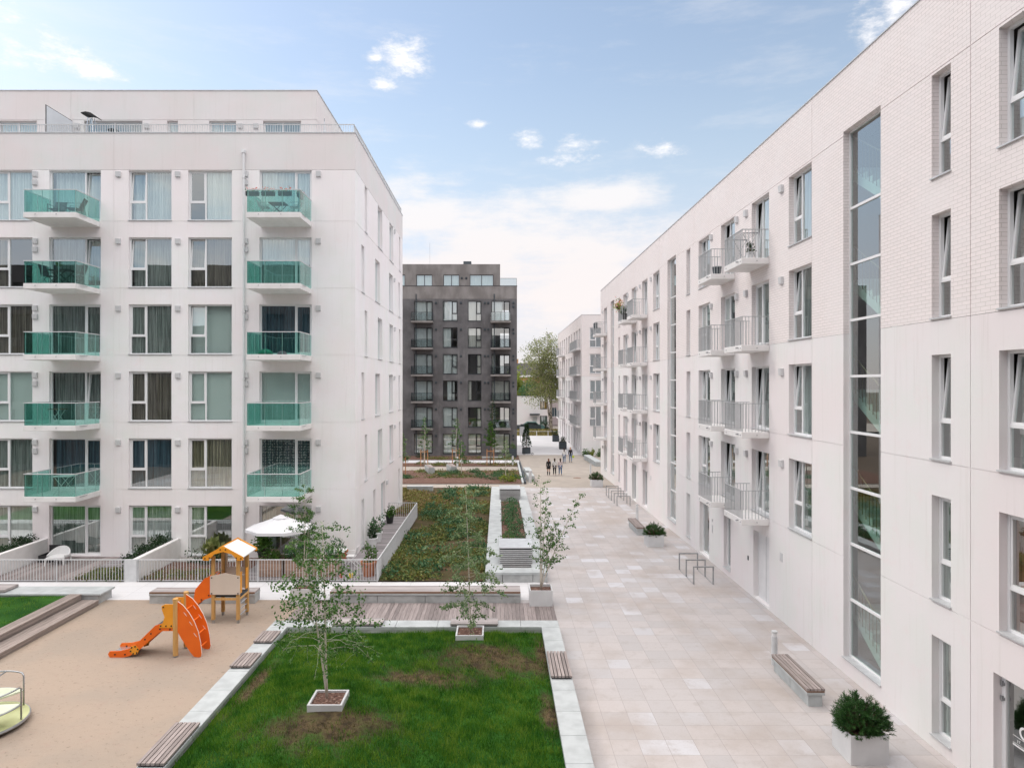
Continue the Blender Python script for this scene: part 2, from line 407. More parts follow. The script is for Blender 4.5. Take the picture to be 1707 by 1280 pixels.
for cname, (a, b) in colsL.items():
    for k, f in enumerate(LFL):
        kind = 'D' if cname in 'AD' else 'A'
        cov = (0,1)
        if (cname, k) == ('wc',0): cov = (.03,.3)
        if (cname, k) == ('wc',5): cov = (.4,1)
        if (cname, k) == ('wa',4): cov = (0,.3)
        if (cname, k) == ('D',0): cov = (0,.3)
        if (cname, k) == ('A',1): cov = (.06,1)
        window(fc, a, f+.04, b-a, 2.36, kind, curL[cname][k], 4.5 if (cname,k) in tiltL else 0, .2, cov=cov, sill=kind == 'A')
        if kind == 'D':
            hood(fc, a-.75, f+2.08); hood(fc, a-.75, f+1.68) if k else None
            if cname == 'D': hood(fc, b+.22, f+2.08)
        elif cname != 'wz': hood(fc, a-.58, f+2.06)
for k in range(1, 6):
    balcony_glass(lb, -21.1-LX, -18.77-LX, 0, 1.85, LFL[k]-.04); balcony_glass(lb, -11.2-LX, -8.80-LX, 0, 1.85, LFL[k]-.04)
# side towards the courtyard
f2 = Face(lb, (0,0,0), R(90)); yo = lambda y: y-LY
odd = [(33.65,34.3), (37.3,38.75), (41.3,42.75), (45.2,45.9)]; even = [(32.85,33.55), (36.5,37.95), (41.15,42.6), (45.0,45.7)]
rows = {0: [(32.85,33.55), (35.9,36.6), (38.35,39.8), (44.9,45.6)], 1: odd, 2: even, 3: odd, 4: even, 5: odd}
ops = [(yo(a), yo(b), LFL[k]+.04, LFL[k]+2.38, .22) for k, r in rows.items() for a, b in r]
facade(lb, 'wall', M['plaster_left'], (0,0,0), R(90), 15.5, -.7, 18.28, ops, gh=LFL[1:])
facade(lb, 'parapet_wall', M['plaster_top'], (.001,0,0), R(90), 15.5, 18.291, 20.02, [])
for k, r in rows.items():
    for i, (a, b) in enumerate(r):
        window(f2, yo(a), LFL[k]+.04, b-a, 2.34, 'N' if b-a < 1 else 'A', ['grey','light','sheer'][(k+i) % 3], 0, .22)
        if i == 2: hood(f2, yo(b)+.25, LFL[k]+2.05)
core(lb, -W, 0, 0, 15.5, .05, 19, LFL)
MB().box(-W, -.2, .2, 15.3, 18.9, 19.1).build('terrace_floor', M['gravel'], lb)
cp = MB().box(-W, .03, -.035, .22, 20.021, 20.06).box(-.22, .03, .22, 15.5, 20.021, 20.06); cp.build('coping', M['zinc'], lb)
# set back top floor
px0, py0 = -9.17-LX, 2.2
f3 = Face(lb, (-W, py0, 19.1), 0)
U3 = lambda px: (px-831)/33.0 - LX + W
pw = [(U3(-3), U3(62)), (U3(141), U3(238)), (U3(279), U3(297)), (U3(349), U3(394)), (U3(439), U3(502))]
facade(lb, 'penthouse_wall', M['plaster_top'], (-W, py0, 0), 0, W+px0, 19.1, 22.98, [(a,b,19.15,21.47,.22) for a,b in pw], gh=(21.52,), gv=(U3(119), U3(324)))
for i, (a, b) in enumerate(pw):
    window(f3, a, .05, b-a, 2.32, 'P' if b-a < 1 else 'H', ['sheer','blue','sheer','sheer','grey'][i], 0, .22, sill=False)
for px in (130, 246, 401, 427): hood(f3, U3(px)-.1, 1.95)
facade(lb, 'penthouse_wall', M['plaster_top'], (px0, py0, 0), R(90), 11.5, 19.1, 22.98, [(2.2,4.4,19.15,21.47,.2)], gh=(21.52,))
window(Face(lb, (px0, py0, 19.1), R(90)), 2.2, .05, 2.2, 2.32, 'H', 'sheer', 0, .2, sill=False)
MB().box(-W, px0-.3, py0+.3, py0+11.2, 22.6, 22.8).box(-W+2, px0-2, py0+2, py0+9, 19.12, 22.6).build('roof', M['gravel'], lb)
MB().box(-W, px0+.03, py0-.03, py0+.2, 22.981, 23.02).box(px0-.2, px0+.03, py0+.2, py0+11.5, 22.981, 23.02).build('coping', M['zinc'], lb)
tr = MB(); y = .1
tr.box(-W, -.06, y-.02, y+.02, 20.44, 20.475).box(-.10, -.06, y+.02, 15.4, 20.44, 20.475)
x = -W
while x < -.08: tr.box(x-.007, x+.007, y-.015, y+.015, 20.06, 20.44); x += .115
yy = .2
while yy < 15.4: tr.box(-.095, -.065, yy-.007, yy+.007, 20.06, 20.44); yy += .115
tr.build('terrace_railing', M['steel_lite'], lb)
gp = MB().box(-21.52-LX, -21.48-LX, .25, py0-.03, 19.1, 21.42); gp.build('terrace_screen', M['frosted'], lb)
MB().box(-21.515-LX, -21.485-LX, .2, py0-.02, 21.421, 21.45).box(-21.515-LX, -21.485-LX, .22, .249, 19.1, 21.42).build('screen_frame', M['frame_dark'], lb)
dp = MB().tube([(-11.98-LX,-.1,.1),(-11.98-LX,-.1,19.05)], .055, 10).box(-12.06-LX,-11.9-LX,-.18,-.004,19.05,19.2)
for k in range(6): dp.box(-12.05-LX, -11.91-LX, -.165, -.003, LFL[k]+2.0, LFL[k]+2.05)
dp.build('drainpipe', M['white'], lb)
MB().tube([(-20.6,8,23.0),(-20.6,8,25.6)], .02, 6).build('aerial', M['steel'], lb)

# ---------- long white block on the right
rb = thing('apartment_building', 'long white five storey block with brick upper storeys and barred balconies', 'building', (9.81, 0, 0))
RF = [.14+FL*k for k in range(5)]
YE = 63.9; f4 = Face(rb, (0, YE, 0), R(-90)); V = lambda y: YE - y
WR = YE+5
ops = []
P = 19.72
stairs = [(17.09, 18.94), (17.09+P, 18.94+P), (56.5, 58.2)]
wins = []   # (y0,y1,kind,floors,tilt)
for s in (0, P):
    wins += [(20.86+s, 22.5+s, 'w', (1,2,3,4)), (24.14+s, 25.8+s, 'd', (1,2,3,4)), (27.62+s, 29.35+s, 'd2', (1,2,3,4)), (30.88+s, 32.65+s, 'w2', (1,2,3,4)), (34.05+s, 34.75+s, 'n', (0,1,2,3,4))]
wins += [(11.25, 13.05, 'w', (1,2,3,4)), (14.44, 15.08, 'n', (0,1,2,3,4)), (60.3, 61.95, 'd', (0,1,2,3,4))]
for y0, y1, k, fl in wins:
    for f in fl: ops.append((V(y1), V(y0), RF[f]+(.16 if f == 0 else .06), RF[f]+2.40, .25))
for y0, y1 in stairs: ops.append((V(y1), V(y0), .47, 15.36, .25))
gl_doors = [(11.3, 13.2, .02, 2.5), (31.0, 32.5, .05, 2.5), (31.0+P, 32.4+P, -.25, 2.4), (47.5, 48.9, -.2, 2.4), (43.9, 45.3, .0, 2.4)]
gl_wins = [(28.15, 29.0, .28, 2.5)]
blind_doors = [(24.12, 25.62, .06, 2.62)]
for q in gl_doors+gl_wins+blind_doors: ops.append((V(q[1]), V(q[0]), q[2], q[3], .25))
gvs = [V(13.84), V(20.84), V(33.4), V(40.55), V(53.1)]
facade(rb, 'wall', M['plaster'], (0,YE,0), R(-90), WR, -.7, RF[3]+.005, ops, gh=(RF[1], RF[2]), gv=gvs)
facade(rb, 'brick_wall', M['brick'], (-.002,YE,0), R(-90), WR, RF[3]+.012, 17.12, ops, gh=(RF[4]+2.46,), gv=gvs)
facade(rb, 'end_wall', M['plaster'], (14, YE, 0), R(180), 14, -.7, RF[3], [], gh=(RF[1],RF[2]))
facade(rb, 'end_wall', M['brick'], (14, YE, 0), R(180), 14, RF[3]+.012, 17.12, [])
random.seed(21)
cch = ['light','grey','sheer','grey','light','white']
for y0, y1, k, fl in wins:
    for f in fl:
        u = V(y1); w = y1-y0; z = RF[f]+(.16 if f == 0 else .06); h = RF[f]+2.40-z
        kind = {'w':'A','w2':'A','d':'D','d2':'Dm','n':'N'}[k]
        if k == 'd': kind = 'Dm'
        tl = 0
        if k in ('w','n') and f in (2,3,4) : tl = 6
        if k == 'w' and f == 1 and y0 > 20: tl = 6
        if k in ('w2','d','d2') and (f+int(y0)) % 3 != 0: tl = 5
        if f == 0 or (k == 'n' and y0 > 16): tl = 0
        cur = random.choice(cch); cov = (0,1)
        if y0 < 12: cur = {1:'rust',2:'light',3:'brown',4:'sheer'}[f]; cov = (0,.45) if f > 1 else (.0,.6)
        elif k == 'n': cov = (.0,.45); cur = 'brown' if f > 1 else 'grey'
        elif random.random() < .35: cov = (0,.4)
        window(f4, u, z, w, h, kind, cur, tl, .25, cov=cov)
        if k in ('w','d'): hood(f4, u-.62, RF[f]+2.02) if (k != 'w' or y0 > 20) else None
        if k == 'd2': hood(f4, u+w+.18, RF[f]+2.02)
        if k == 'w2': hood(f4, u+w+.16, RF[f]+2.02)
for y0, y1 in stairs: window(f4, V(y1), .47, y1-y0, 14.89, 'S', None, 0, .25, name='stair_window', gm='glass_stair', fw=.055)
for (a, b, z0, z1) in gl_doors[1:]:
    window(f4, V(b), z0, b-a, z1-z0, 'D', None, 0, .25, name='glass_door', sill=False)
for (a, b, z0, z1) in gl_wins: window(f4, V(b), z0, b-a, z1-z0, 'P', 'light', 0, .25, cov=(.5,1))
gd = window(f4, V(13.2), .02, 1.9, 2.48, 'P', None, 0, .25, name='glass_door', sill=False, fw=.10)
# door hinges and the white lettering on its pane
for z in (1.98, 2.27):
    h = MB().box(-.02, .05, -.035, .0, z-.045, z+.045).box(.05, .09, -.028, -.001, z-.025, z+.025).tube([(.045,-.035,z-.055),(.045,-.035,z+.055)], .016, 8); link('hinge', h.mesh('hinge', M['steel']), gd)
def text_mesh(s, size, mat, ext=.002, bold=.0):
    c = bpy.data.curves.new('t', 'FONT'); c.body = s; c.size = size; c.extrude = ext; c.offset = bold
    o = bpy.data.objects.new('t', c); COL.objects.link(o); dg = bpy.context.evaluated_depsgraph_get(); dg.update()
    me = bpy.data.meshes.new_from_object(o.evaluated_get(dg)); bpy.data.objects.remove(o); me.materials.append(mat); me.name = 'lettering'
    return me
def lettering(parent, s, size, loc, rot, mat, bold=0):
    o = link('lettering', text_mesh(s, size, mat, .002, bold), parent, loc); o.rotation_euler = rot; return o
lettering(gd, 'C', .34, (.40, .028, 1.40), (R(90),0,0), M['white'], .006)
lettering(gd, '17.', .085, (.35, .028, 1.27), (R(90),0,0), M['white'])
ln = MB().box(.25, 1.2, .028, .032, 1.372, 1.380).box(.25, 1.2, .028, .032, 1.235, 1.243).box(.25, 1.2, .028, .032, 1.185, 1.215)
link('lettering', ln.mesh('lettering', M['white']), gd)
for (a, b, z0, z1) in blind_doors:
    d = f4.put(MB().box(0, b-a, 0, .05, 0, z1-z0), 'entrance_door', M['white'], V(b), .19, z0)
    link('handle', MB().box(1.28, 1.31, -.05, -.001, .98, 1.14).tube([(1.3,-.05,1.08),(1.17,-.05,1.08)], .011, 6).mesh('handle', M['steel']), d)
    link('door_gap', MB().box(.74, .752, -.002, .0, .02, z1-z0-.02).mesh('door_gap', M['dark_grey']), d)
b1 = []
for s in (0, P):
    for f in (1,2,3,4):
        balcony_bars(f4, V(26.0+s), V(24.12+s), 1.0, RF[f]-.0); balcony_bars(f4, V(29.4+s), V(27.62+s), 1.0, RF[f]-.0)
for f in (1,2,3,4): balcony_bars(f4, V(62.1), V(60.25), 1.0, RF[f])
vg = MB()
for i in range(6): vg.box(.01, .21, -.018, -.001, .02+i*.045, .045+i*.045)
vg.box(0, .22, -.006, -.0005, 0, .3)
f4.put(vg, 'wall_grille', M['hood'], V(23.2), 0, 2.05); f4.put(vg, 'wall_grille', M['hood'], V(43.0), 0, 2.0)
f4.put(MB().box(0,.1,-.02,-.001,0,.16), 'door_phone', M['dark_grey'], V(26.2), 0, 1.3)
f4.put(MB().box(0,.12,-.02,-.001,0,.35).box(0,.12,-.02,-.001,.5,.62), 'door_phone', M['hood'], V(30.6), 0, 1.4)
# roof, floors and the stairs behind the tall windows
MB().box(.3, 13.7, -4.7, YE-.3, 16.4, 16.6).build('roof', M['gravel'], rb)
MB().box(-.03, .22, -5, YE+.03, 17.121, 17.155).build('coping', M['zinc'], rb)
m = MB(); m.box(3.6, 13, -4.5, YE-2, .05, 16.3)
cuts = [-4.5]+[e for s in stairs for e in (s[0]-1.0, s[1]+1.0)]+[YE-.3]
for i in range(0, len(cuts), 2):
    for f in RF+[16.2]: m.box(.30, 3.6, cuts[i], cuts[i+1], f-.34, f-.02)
    for y in (cuts[i], cuts[i+1]):
        if -4 < y < YE-1: m.box(.27, 3.6, y-.1, y+.1, -.3, 16.3)
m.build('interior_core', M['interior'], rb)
for (a, b) in stairs[:2]:
    st = MB(); ya, yb = a-.8, b+.8
    for k in range(5):
        z = .14+FL*k
        for (xa, xb, y0, y1, zz0, zz1) in ((.45, 1.5, ya+.5, yb-.5, z, z+FL/2), (1.7, 2.75, yb-.5, ya+.5, z+FL/2, z+FL)):
            if zz1 > 15.5: continue
            st.prism([(y0, zz0), (y1, zz1), (y1, zz1-.30), (y0, zz0-.30)], xb-xa, 'x', xa)
            n = 8
            for i in range(n):
                t0 = i/n; yy0 = y0+(y1-y0)*t0; yy1 = y0+(y1-y0)*(i+1)/n; zz = zz0+(zz1-zz0)*t0
                st.box(xa+.05, xb-.05, min(yy0,yy1), max(yy0,yy1), zz+.001, zz+(zz1-zz0)/n)
        st.box(.45, 2.75, yb-.5, yb-.1, z+FL/2-.2, z+FL/2+.01) if z+FL/2 < 15 else None
        st.box(.45, 2.75, ya+.1, ya+.5, z-.2, z+.01)
    st.build('staircase', M['white'], rb)
    rl = MB()
    for k in range(5):
        z = .14+FL*k
        if z+FL/2 > 14.5: continue
        y0, y1 = ya+.5, yb-.5; rl.tube([(.42,y0,z+1.0),(.42,y1,z+FL/2+1.0)], .02, 6)
        for i in range(15):
            t = i/14; yy = y0+(y1-y0)*t; zz = z+FL/2*t; rl.box(.413, .427, yy-.006, yy+.006, zz+.0, zz+1.0)
    rl.build('stair_railing', M['bronze'], rb)
    MB().box(3.1, 3.2, ya-.1, yb+.1, -.3, 16.3).box(.3, 3.1, ya-.2, ya-.1, -.3, 16.3).box(.3, 3.1, yb+.1, yb+.2, -.3, 16.3).build('stairwell_wall', M['room'], rb)
MB().box(.3, 14, -5, -4.9, -.3, 17.1).build('end_wall', M['plaster'], rb)

# ---------- charcoal block across the end
db = thing('apartment_building', 'charcoal concrete six storey block with dark frames closing the far end', 'building', (2.2, 79.3, 0))
DF = [-.14+FL*k for k in range(6)]; WD = 26; fd = Face(db, (-WD,0,0), 0)
X = lambda x: x-2.2+WD
cold = {'a': (-10.05,-7.85,'D'), 'b': (-6.62,-4.88,'Am'), 'c': (-3.64,-2.04,'Am'), 'd': (-.83,1.36,'D'), 'z': (-13.7,-12.0,'Am')}
ops = [(X(a), X(b), f+.05, f+2.42, .2) for a, b, _ in cold.values() for f in DF]
facade(db, 'wall', M['dark'], (-WD,0,0), 0, WD, -.6, 18.3, ops, gh=DF[1:], gv=(X(-10.4), X(-4.0), X(-1.2)))
facade(db, 'parapet_wall', M['dark_top'], (-WD,-.01,0), 0, WD, 18.312, 19.85, [], gv=(X(-3.9),))
facade(db, 'side_wall', M['dark'], (0,0,0), R(90), 15, -.6, 19.85, [])
random.seed(5)
for cn, (a, b, kd) in cold.items():
    for k, f in enumerate(DF):
        cur = {'a':'sheer','b':'sheer','c':'white','d':'white','z':'sheer'}[cn]; cov = (0,1)
        if cn == 'c' and k in (1,2,3): cov = (0,.25) if k == 2 else (.7,1)
        if cn == 'd' and k in (1,3,4): cov = (.0,.2)
        if cn == 'b' and k in (2,): cov = (.3,.8)
        if cn == 'b' and k == 4: cov = (0,.55)
        if cn == 'd' and k == 5: cur = 'sheer'; cov = (0,.6)
        window(fd, X(a), f+.05, b-a, 2.37, kd, cur, 0, .2, fm='frame_dark', cov=cov, sill=kd != 'D', gm='glass_far')
        hood(fd, X(b)+.3, f+2.05, 'dark_grey')
        if cn == 'd': hood(fd, X(b)+.3, f+1.6, 'dark_grey'); hood(fd, X(a)-.5, f+2.05, 'dark_grey')
for a, b in ((-10.3,-7.75), (-.95,1.45)):
    for k in range(1, 6):
        s = MB().box(a-2.2, b-2.2, -1.1, -.004, -.22, 0).build('balcony_slab', M['dark_top'], db, (0,0,DF[k]-.02), bevel=.015)
        r = MB(); x0, x1 = a-2.2+.02, b-2.2-.02
        r.box(x0, x1, -1.09, -1.05, 1.0, 1.03)
        for i in range(5): xx = x0+.02+(x1-x0-.04)*i/4; r.box(xx-.012, xx+.012, -1.08, -1.06, .002, .999)
        r.build('railing', M['frame_dark'], s)
        MB().box(x0, x0+.02, -1.04, -.03, .03, 1.0).box(x1-.02, x1, -1.04, -.03, .03, 1.0).build('side_panel', M['dark_grey'], s)
        MB().box(x0+.03, x1-.03, -1.075, -1.067, .05, .98).build('glass_panel', M['glass_clear'], s)
core(db, -WD, 0, 0, 15, .05, 18.5, DF)
fp = Face(db, (-WD, 2.2, 18.8), 0)
pws = [(-12.6,-10.9), (-9.2,-7.2), (-5.85,-3.9), (-2.6,.3-.55)]
pws = [((a), (b)) for a, b in (((s0/3.37+660-831)/13.6, (s1/3.37+660-831)/13.6) for s0, s1 in ((-10,52),(115,205),(267,357),(415,548)))]
facade(db, 'penthouse_wall', M['dark_top'], (-WD, 2.2, 0), 0, WD-2.0, 18.8, 22.85, [(X(a),X(b),18.85,21.55,.2) for a,b in pws], gh=(21.6,), gv=(X(-4.6),))
for a, b in pws: window(fp, X(a), .05, b-a, 2.7, 'H', 'sheer', 0, .2, fm='frame_dark', sill=False)
facade(db, 'penthouse_wall', M['dark_top'], (-2.0, 2.2, 0), R(90), 10, 18.8, 22.85, [])
for xx in (-4.6, -4.05): hood(fp, X(xx), 2.2, 'dark_grey'); 
MB().box(-WD, -.2, .2, 14.8, 18.6, 18.79).build('terrace_floor', M['gravel'], db)
MB().box(-WD, -2.2, 2.5, 12, 22.5, 22.7).build('roof', M['gravel'], db)
MB().box(-6.7, -5.7, 6, 7, 22.7, 23.9).build('chimney', M['dark_grey'], db)
MB().box(-WD, .03, -.04, .2, 19.851, 19.9).box(-.17, .03, .2, 15, 19.851, 19.9).build('coping', M['frame_dark'], db)
MB().box(-2.0, -.06, .02, .035, 19.9, 20.75).build('terrace_glass', M['glass_clear'], db)
MB().box(-2.0, -.03, .015, .04, 20.751, 20.79).box(-.06, -.03, .015, .04, 19.9, 20.75).build('terrace_railing', M['frame_dark'], db)
MB().tube([(-11,6,22.8),(-11,6,26.3)], .014, 6).build('aerial', M['steel'], db)
MB().tube([(-2.7,-.08,.0),(-2.7,-.08,18.9)], .06, 8).tube([(-12.0,-.08,.0),(-12.0,-.08,18.9)], .06, 8).build('drainpipe', M['dark_grey'], db)

# ---------- second white block further along the right
wb2 = thing('apartment_building', 'white five storey block with pinkish brick top beyond the long white one', 'building', (10.0, 80.0, 0))
WF = [-.06+FL*k for k in range(5)]; fw2 = Face(wb2, (0,0,0), 0)
o1 = [(.95, 2.9, f+.05, f+2.42, .2) for f in WF[1:]]+[(5.0, 6.9, f+.05, f+2.42, .2) for f in WF]
facade(wb2, 'wall', M['plaster'], (0,0,0), 0, 14, -.7, WF[3]-.3, o1, gh=(WF[1], WF[2]))
facade(wb2, 'brick_wall', M['brick'], (0,-.002,0), 0, 14, WF[3]-.29, 16.5, o1)
for f in WF[1:]: window(fw2, .95, f+.05, 1.95, 2.37, 'A', 'blue', 0, .2)
for f in WF: window(fw2, 5.0, f+.05, 1.9, 2.37, 'A', 'grey', 0, .2)
for f in WF[1:]: balcony_bars(fw2, 2.4, 4.8, 1.0, f)
fs2 = Face(wb2, (0, 32, 0), R(-90)); L2 = lambda y: 112-y
ys2 = [(81.5,82.9),(84.2,85.6),(86.9,88.3),(90.6,91.6),(93.6,95.2),(97.0,98.4),(100.2,101.6),(103.4,104.8),(107,108.4)]
o2 = [(L2(b), L2(a), f+.05, f+2.42, .2) for a, b in ys2 for f in WF]
facade(wb2, 'wall', M['plaster'], (0,32,0), R(-90), 32, -.7, WF[3]-.3, o2, gh=(WF[1], WF[2]))
facade(wb2, 'brick_wall', M['brick'], (-.002,32,0), R(-90), 32, WF[3]-.29, 16.5, o2)
for i, (a, b) in enumerate(ys2):
    for f in WF: window(fs2, L2(b), f+.05, b-a, 2.37, 'N' if b-a < 1.2 else 'A', ['grey','light','sheer'][i % 3], 0, .2)
for f in WF[1:]: balcony_bars(fs2, L2(89.0), L2(81.2), .5, f); balcony_bars(fs2, L2(104.9), L2(100.1), .9, f)
MB().box(.3, 13.7, .3, 31.7, 15.9, 16.1).build('roof', M['gravel'], wb2)
MB().box(-.03, 14, -.03, .2, 16.501, 16.54).box(-.03, .2, .2, 32, 16.501, 16.54).build('coping', M['zinc'], wb2)
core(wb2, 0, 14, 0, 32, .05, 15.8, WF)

# ---------- the block the photograph was taken from (seen mirrored in the panes)
cb = thing('apartment_building', 'grey block behind the viewpoint mirrored in the window panes', 'building', (9.0, -3.0, 0))
cf = [(u, u+1.8, f+.1, f+2.4, .3) for u in np.arange(1.5, 58, 3.6) for f in [.1+FL*k for k in range(6)]]
facade(cb, 'wall', M['facing'], (0,0,0), R(180), 61, -.3, 20.0, cf)
MB().box(-61, 0, -12, -.31, -.3, 19.8).build('interior_core', M['black'], cb)
# ------------------------------------------------------------------ ground
def sheet(name, x0, x1, y0, y1, dz, mat, kind='structure', poly=None):
    ys = sorted({y0, y1} | {y for y in (30, 62) if y0 < y < y1}); m = MB()
    for a, b in zip(ys, ys[1:]): m.quad((x0,a,gz(a)+dz),(x1,a,gz(a)+dz),(x1,b,gz(b)+dz),(x0,b,gz(b)+dz))
    return tag(m.build(name, mat), kind=kind)
def tilemat(name, bw, bh, c1, c2, c3, mortar, off=0.0, stain=.35, ms=.006, rough=.8):
    m, nt = newmat(name); t = NT(nt); co = geop(t)
    b = t.n('ShaderNodeTexBrick'); t.l(co, b.inputs['Vector']); b.offset = off; b.offset_frequency = 2; b.inputs['Scale'].default_value = 1
    b.inputs['Brick Width'].default_value = bw; b.inputs['Row Height'].default_value = bh; b.inputs['Mortar Size'].default_value = ms
    b.inputs['Mortar Smooth'].default_value = .2; b.inputs['Bias'].default_value = 0
    for i, c in zip(('Color1','Color2','Mortar'), (c1, c2, mortar)): b.inputs[i].default_value = (*c, 1)
    # every slab its own tone: white noise on the slab's index
    s = t.n('ShaderNodeSeparateXYZ'); t.l(co, s.inputs[0]); cc = t.n('ShaderNodeCombineXYZ')
    t.l(t.math('FLOOR', t.math('DIVIDE', s.outputs[0], bw)), cc.inputs[0]); t.l(t.math('FLOOR', t.math('DIVIDE', s.outputs[1], bh)), cc.inputs[1])
    w = t.n('ShaderNodeTexWhiteNoise', noise_dimensions='2D'); t.l(cc.outputs[0], w.inputs[0])
    tone = t.mix(w.outputs[0], c1, c2); tone = t.mix(t.ramp(w.outputs[0], .76, 1.0), tone, c3)
    tone = t.mix(t.math('MULTIPLY', t.ramp(t.noise(co, .35, 5, .6), .42, .7), stain), tone, tuple(x*.74*k for x, k in zip(c1, (1.02,.95,.88))))
    tone = t.mix(t.math('MULTIPLY', t.ramp(t.noise(co, 2.2, 6, .7), .5, .75), stain*.7), tone, tuple(x*.70*k for x, k in zip(c1, (1.0,.95,.9))))
    tone = t.mix(t.math('MULTIPLY', t.ramp(t.noise(co, 22, 4, .7), .52, .68), .22), tone, tuple(x*.55 for x in c1))
    col = t.mix(b.outputs['Fac'], tone, mortar)
    h = t.math('SUBTRACT', 1.0, b.outputs['Fac'])
    t.bsdf(col, rough, 0, t.bump(h, .4, .006), .35); return m
M['plaza'] = tilemat('concrete_slabs', .64, .64, (.50,.46,.448), (.42,.40,.398), (.56,.555,.58), (.33,.295,.285), ms=.006, rough=.48, stain=.85)
M['path'] = tilemat('pale_slabs', 1.2, .75, (.66,.65,.66), (.60,.595,.61), (.70,.69,.70), (.42,.41,.42), stain=.2)
M['kerb'] = pm('kerb_stone', (.46,.485,.49), (.38,.40,.405), 2.2, .75, .06, 50)
M['kerb_side'] = pm('grey_stone', (.44,.45,.45), (.33,.34,.34), 2.5, .8, .1, 40)
M['band'] = pm('resin_gravel', (.37,.325,.285), (.325,.29,.255), .9, .85, .25, 90)
M['far_pave'] = pm('pale_concrete', (.64,.63,.645), (.58,.575,.59), .5, .8)
def rubber():
    m, nt = newmat('tan_rubber'); t = NT(nt); co = geop(t)
    col = t.mix(t.ramp(t.noise(co, .45, 5, .6), .38, .68), (.355,.28,.222), (.315,.26,.213))
    col = t.mix(t.math('MULTIPLY', t.ramp(t.noise(co, 60, 2, .8), .5, .7), .35), col, (.27,.20,.15))
    col = t.mix(t.math('MULTIPLY', t.ramp(t.noise(co, 9, 3, .6), .625, .67), .55), col, (.17,.13,.10))
    col = t.mix(t.math('MULTIPLY', t.ramp(t.noise(t.scaled(co, (1,2.5,1)), 3.5, 6, .75), .52, .68), .32), col, (.24,.19,.155))
    col = t.mix(t.math('MULTIPLY', t.ramp(t.noise(co, 45, 2, .8), .58, .7), .4), col, (.46,.39,.32))
    col = t.mix(t.math('MULTIPLY', t.ramp(t.noise(co, 2.6, 6, .7), .56, .75), .5), col, (.33,.215,.185))
    t.bsdf(col, .9, 0, t.bump(t.noise(co, 90, 3), .25, .006), .3); return m
M['rubber'] = rubber()
M['earth'] = pm('earth', (.12,.085,.06), (.075,.055,.04), 3, .95, .4, 30)
def bark():
    m, nt = newmat('bark_mulch'); t = NT(nt); co = geop(t)
    v = t.n('ShaderNodeTexVoronoi'); v.inputs['Scale'].default_value = 22; t.l(t.scaled(co, (1,1.6,1)), v.inputs['Vector'])
    s = t.n('ShaderNodeSeparateColor'); t.l(v.outputs['Color'], s.inputs[0])
    col = t.mix(s.outputs[0], (.19,.105,.08), (.075,.042,.034)); col = t.mix(t.ramp(s.outputs[1], .86, .95), col, (.34,.24,.19))
    t.bsdf(col, .95, 0, t.bump(v.outputs['Distance'], .8, .03), .2); return m
M['bark'] = bark()
def woodmat(name, c1, c2, axis=0, scale=1.0, rough=.75):
    m, nt = newmat(name); t = NT(nt); co = obco(t); st = [14,14,14]; st[axis] = .9
    g = t.n('ShaderNodeNewGeometry')
    col = t.mix(t.ramp(t.noise(t.scaled(co, tuple(st)), 1.6*scale, 5, .65), .3, .7), c1, c2)
    k = t.math('ADD', t.math('MULTIPLY', g.outputs['Random Per Island'], .5), .72)
    hs = t.n('ShaderNodeHueSaturation'); t.l(col, hs.inputs['Color']); t.l(k, hs.inputs['Value'])
    t.bsdf(hs.outputs[0], rough, 0, t.bump(t.noise(t.scaled(co, tuple(st)), 3, 4), .2, .004), .3); return m
M['deck'] = woodmat('weathered_deck', (.31,.265,.255), (.215,.18,.175), 1)
M['deckx'] = woodmat('weathered_deck_boards', (.30,.275,.28), (.20,.185,.19), 0)
M['slat'] = woodmat('grey_slats', (.34,.29,.275), (.22,.185,.175), 1)
M['slatx'] = woodmat('grey_slats_long', (.40,.36,.355), (.29,.26,.255), 0)
M['brownwood'] = woodmat('brown_wood', (.27,.17,.12), (.17,.105,.075), 0)
M['step'] = woodmat('step_wood', (.30,.25,.225), (.20,.165,.15), 1)
M['timber'] = woodmat('yellow_timber', (.66,.40,.155), (.54,.30,.10), 2, .8, .6)
M['crate'] = woodmat('crate_wood', (.36,.24,.18), (.26,.17,.125), 0)

tag(MB().quad((-400,-60,-.9),(400,-60,-.9),(400,700,-.9),(-400,700,-.9)).build('ground', M['earth']), kind='structure')
sheet('ground', -45, 45, -4, 150, -.03, M['earth'])
sheet('plaza', 1.95, 9.81, -3, 54.8, .004, M['plaza'])
sheet('path', -45, 1.95, 25.3, 27.6, .004, M['path'])
sheet('paving', -.6, 1.95, 22.0, 25.3, .002, M['plaza'])
sheet('playground_surface', -14.9, -7.2, -3, 25.3, .006, M['rubber'])
sheet('pavement', -14, 20, 54.8, 56.9, .004, M['band'])
sheet('pavement', 2.4, 20, 56.9, 81, .004, M['band'])
sheet('pavement', 2.2, 10.0, 81, 111, .006, M['far_pave'])
# wooden deck: boards across the short side
d = MB(); x = -7.35
while x < 1.95: d.box(x, x+.132, 22.0, 24.82, .004, .045); x += .14
tag(d.build('deck', M['deck']), kind='structure')

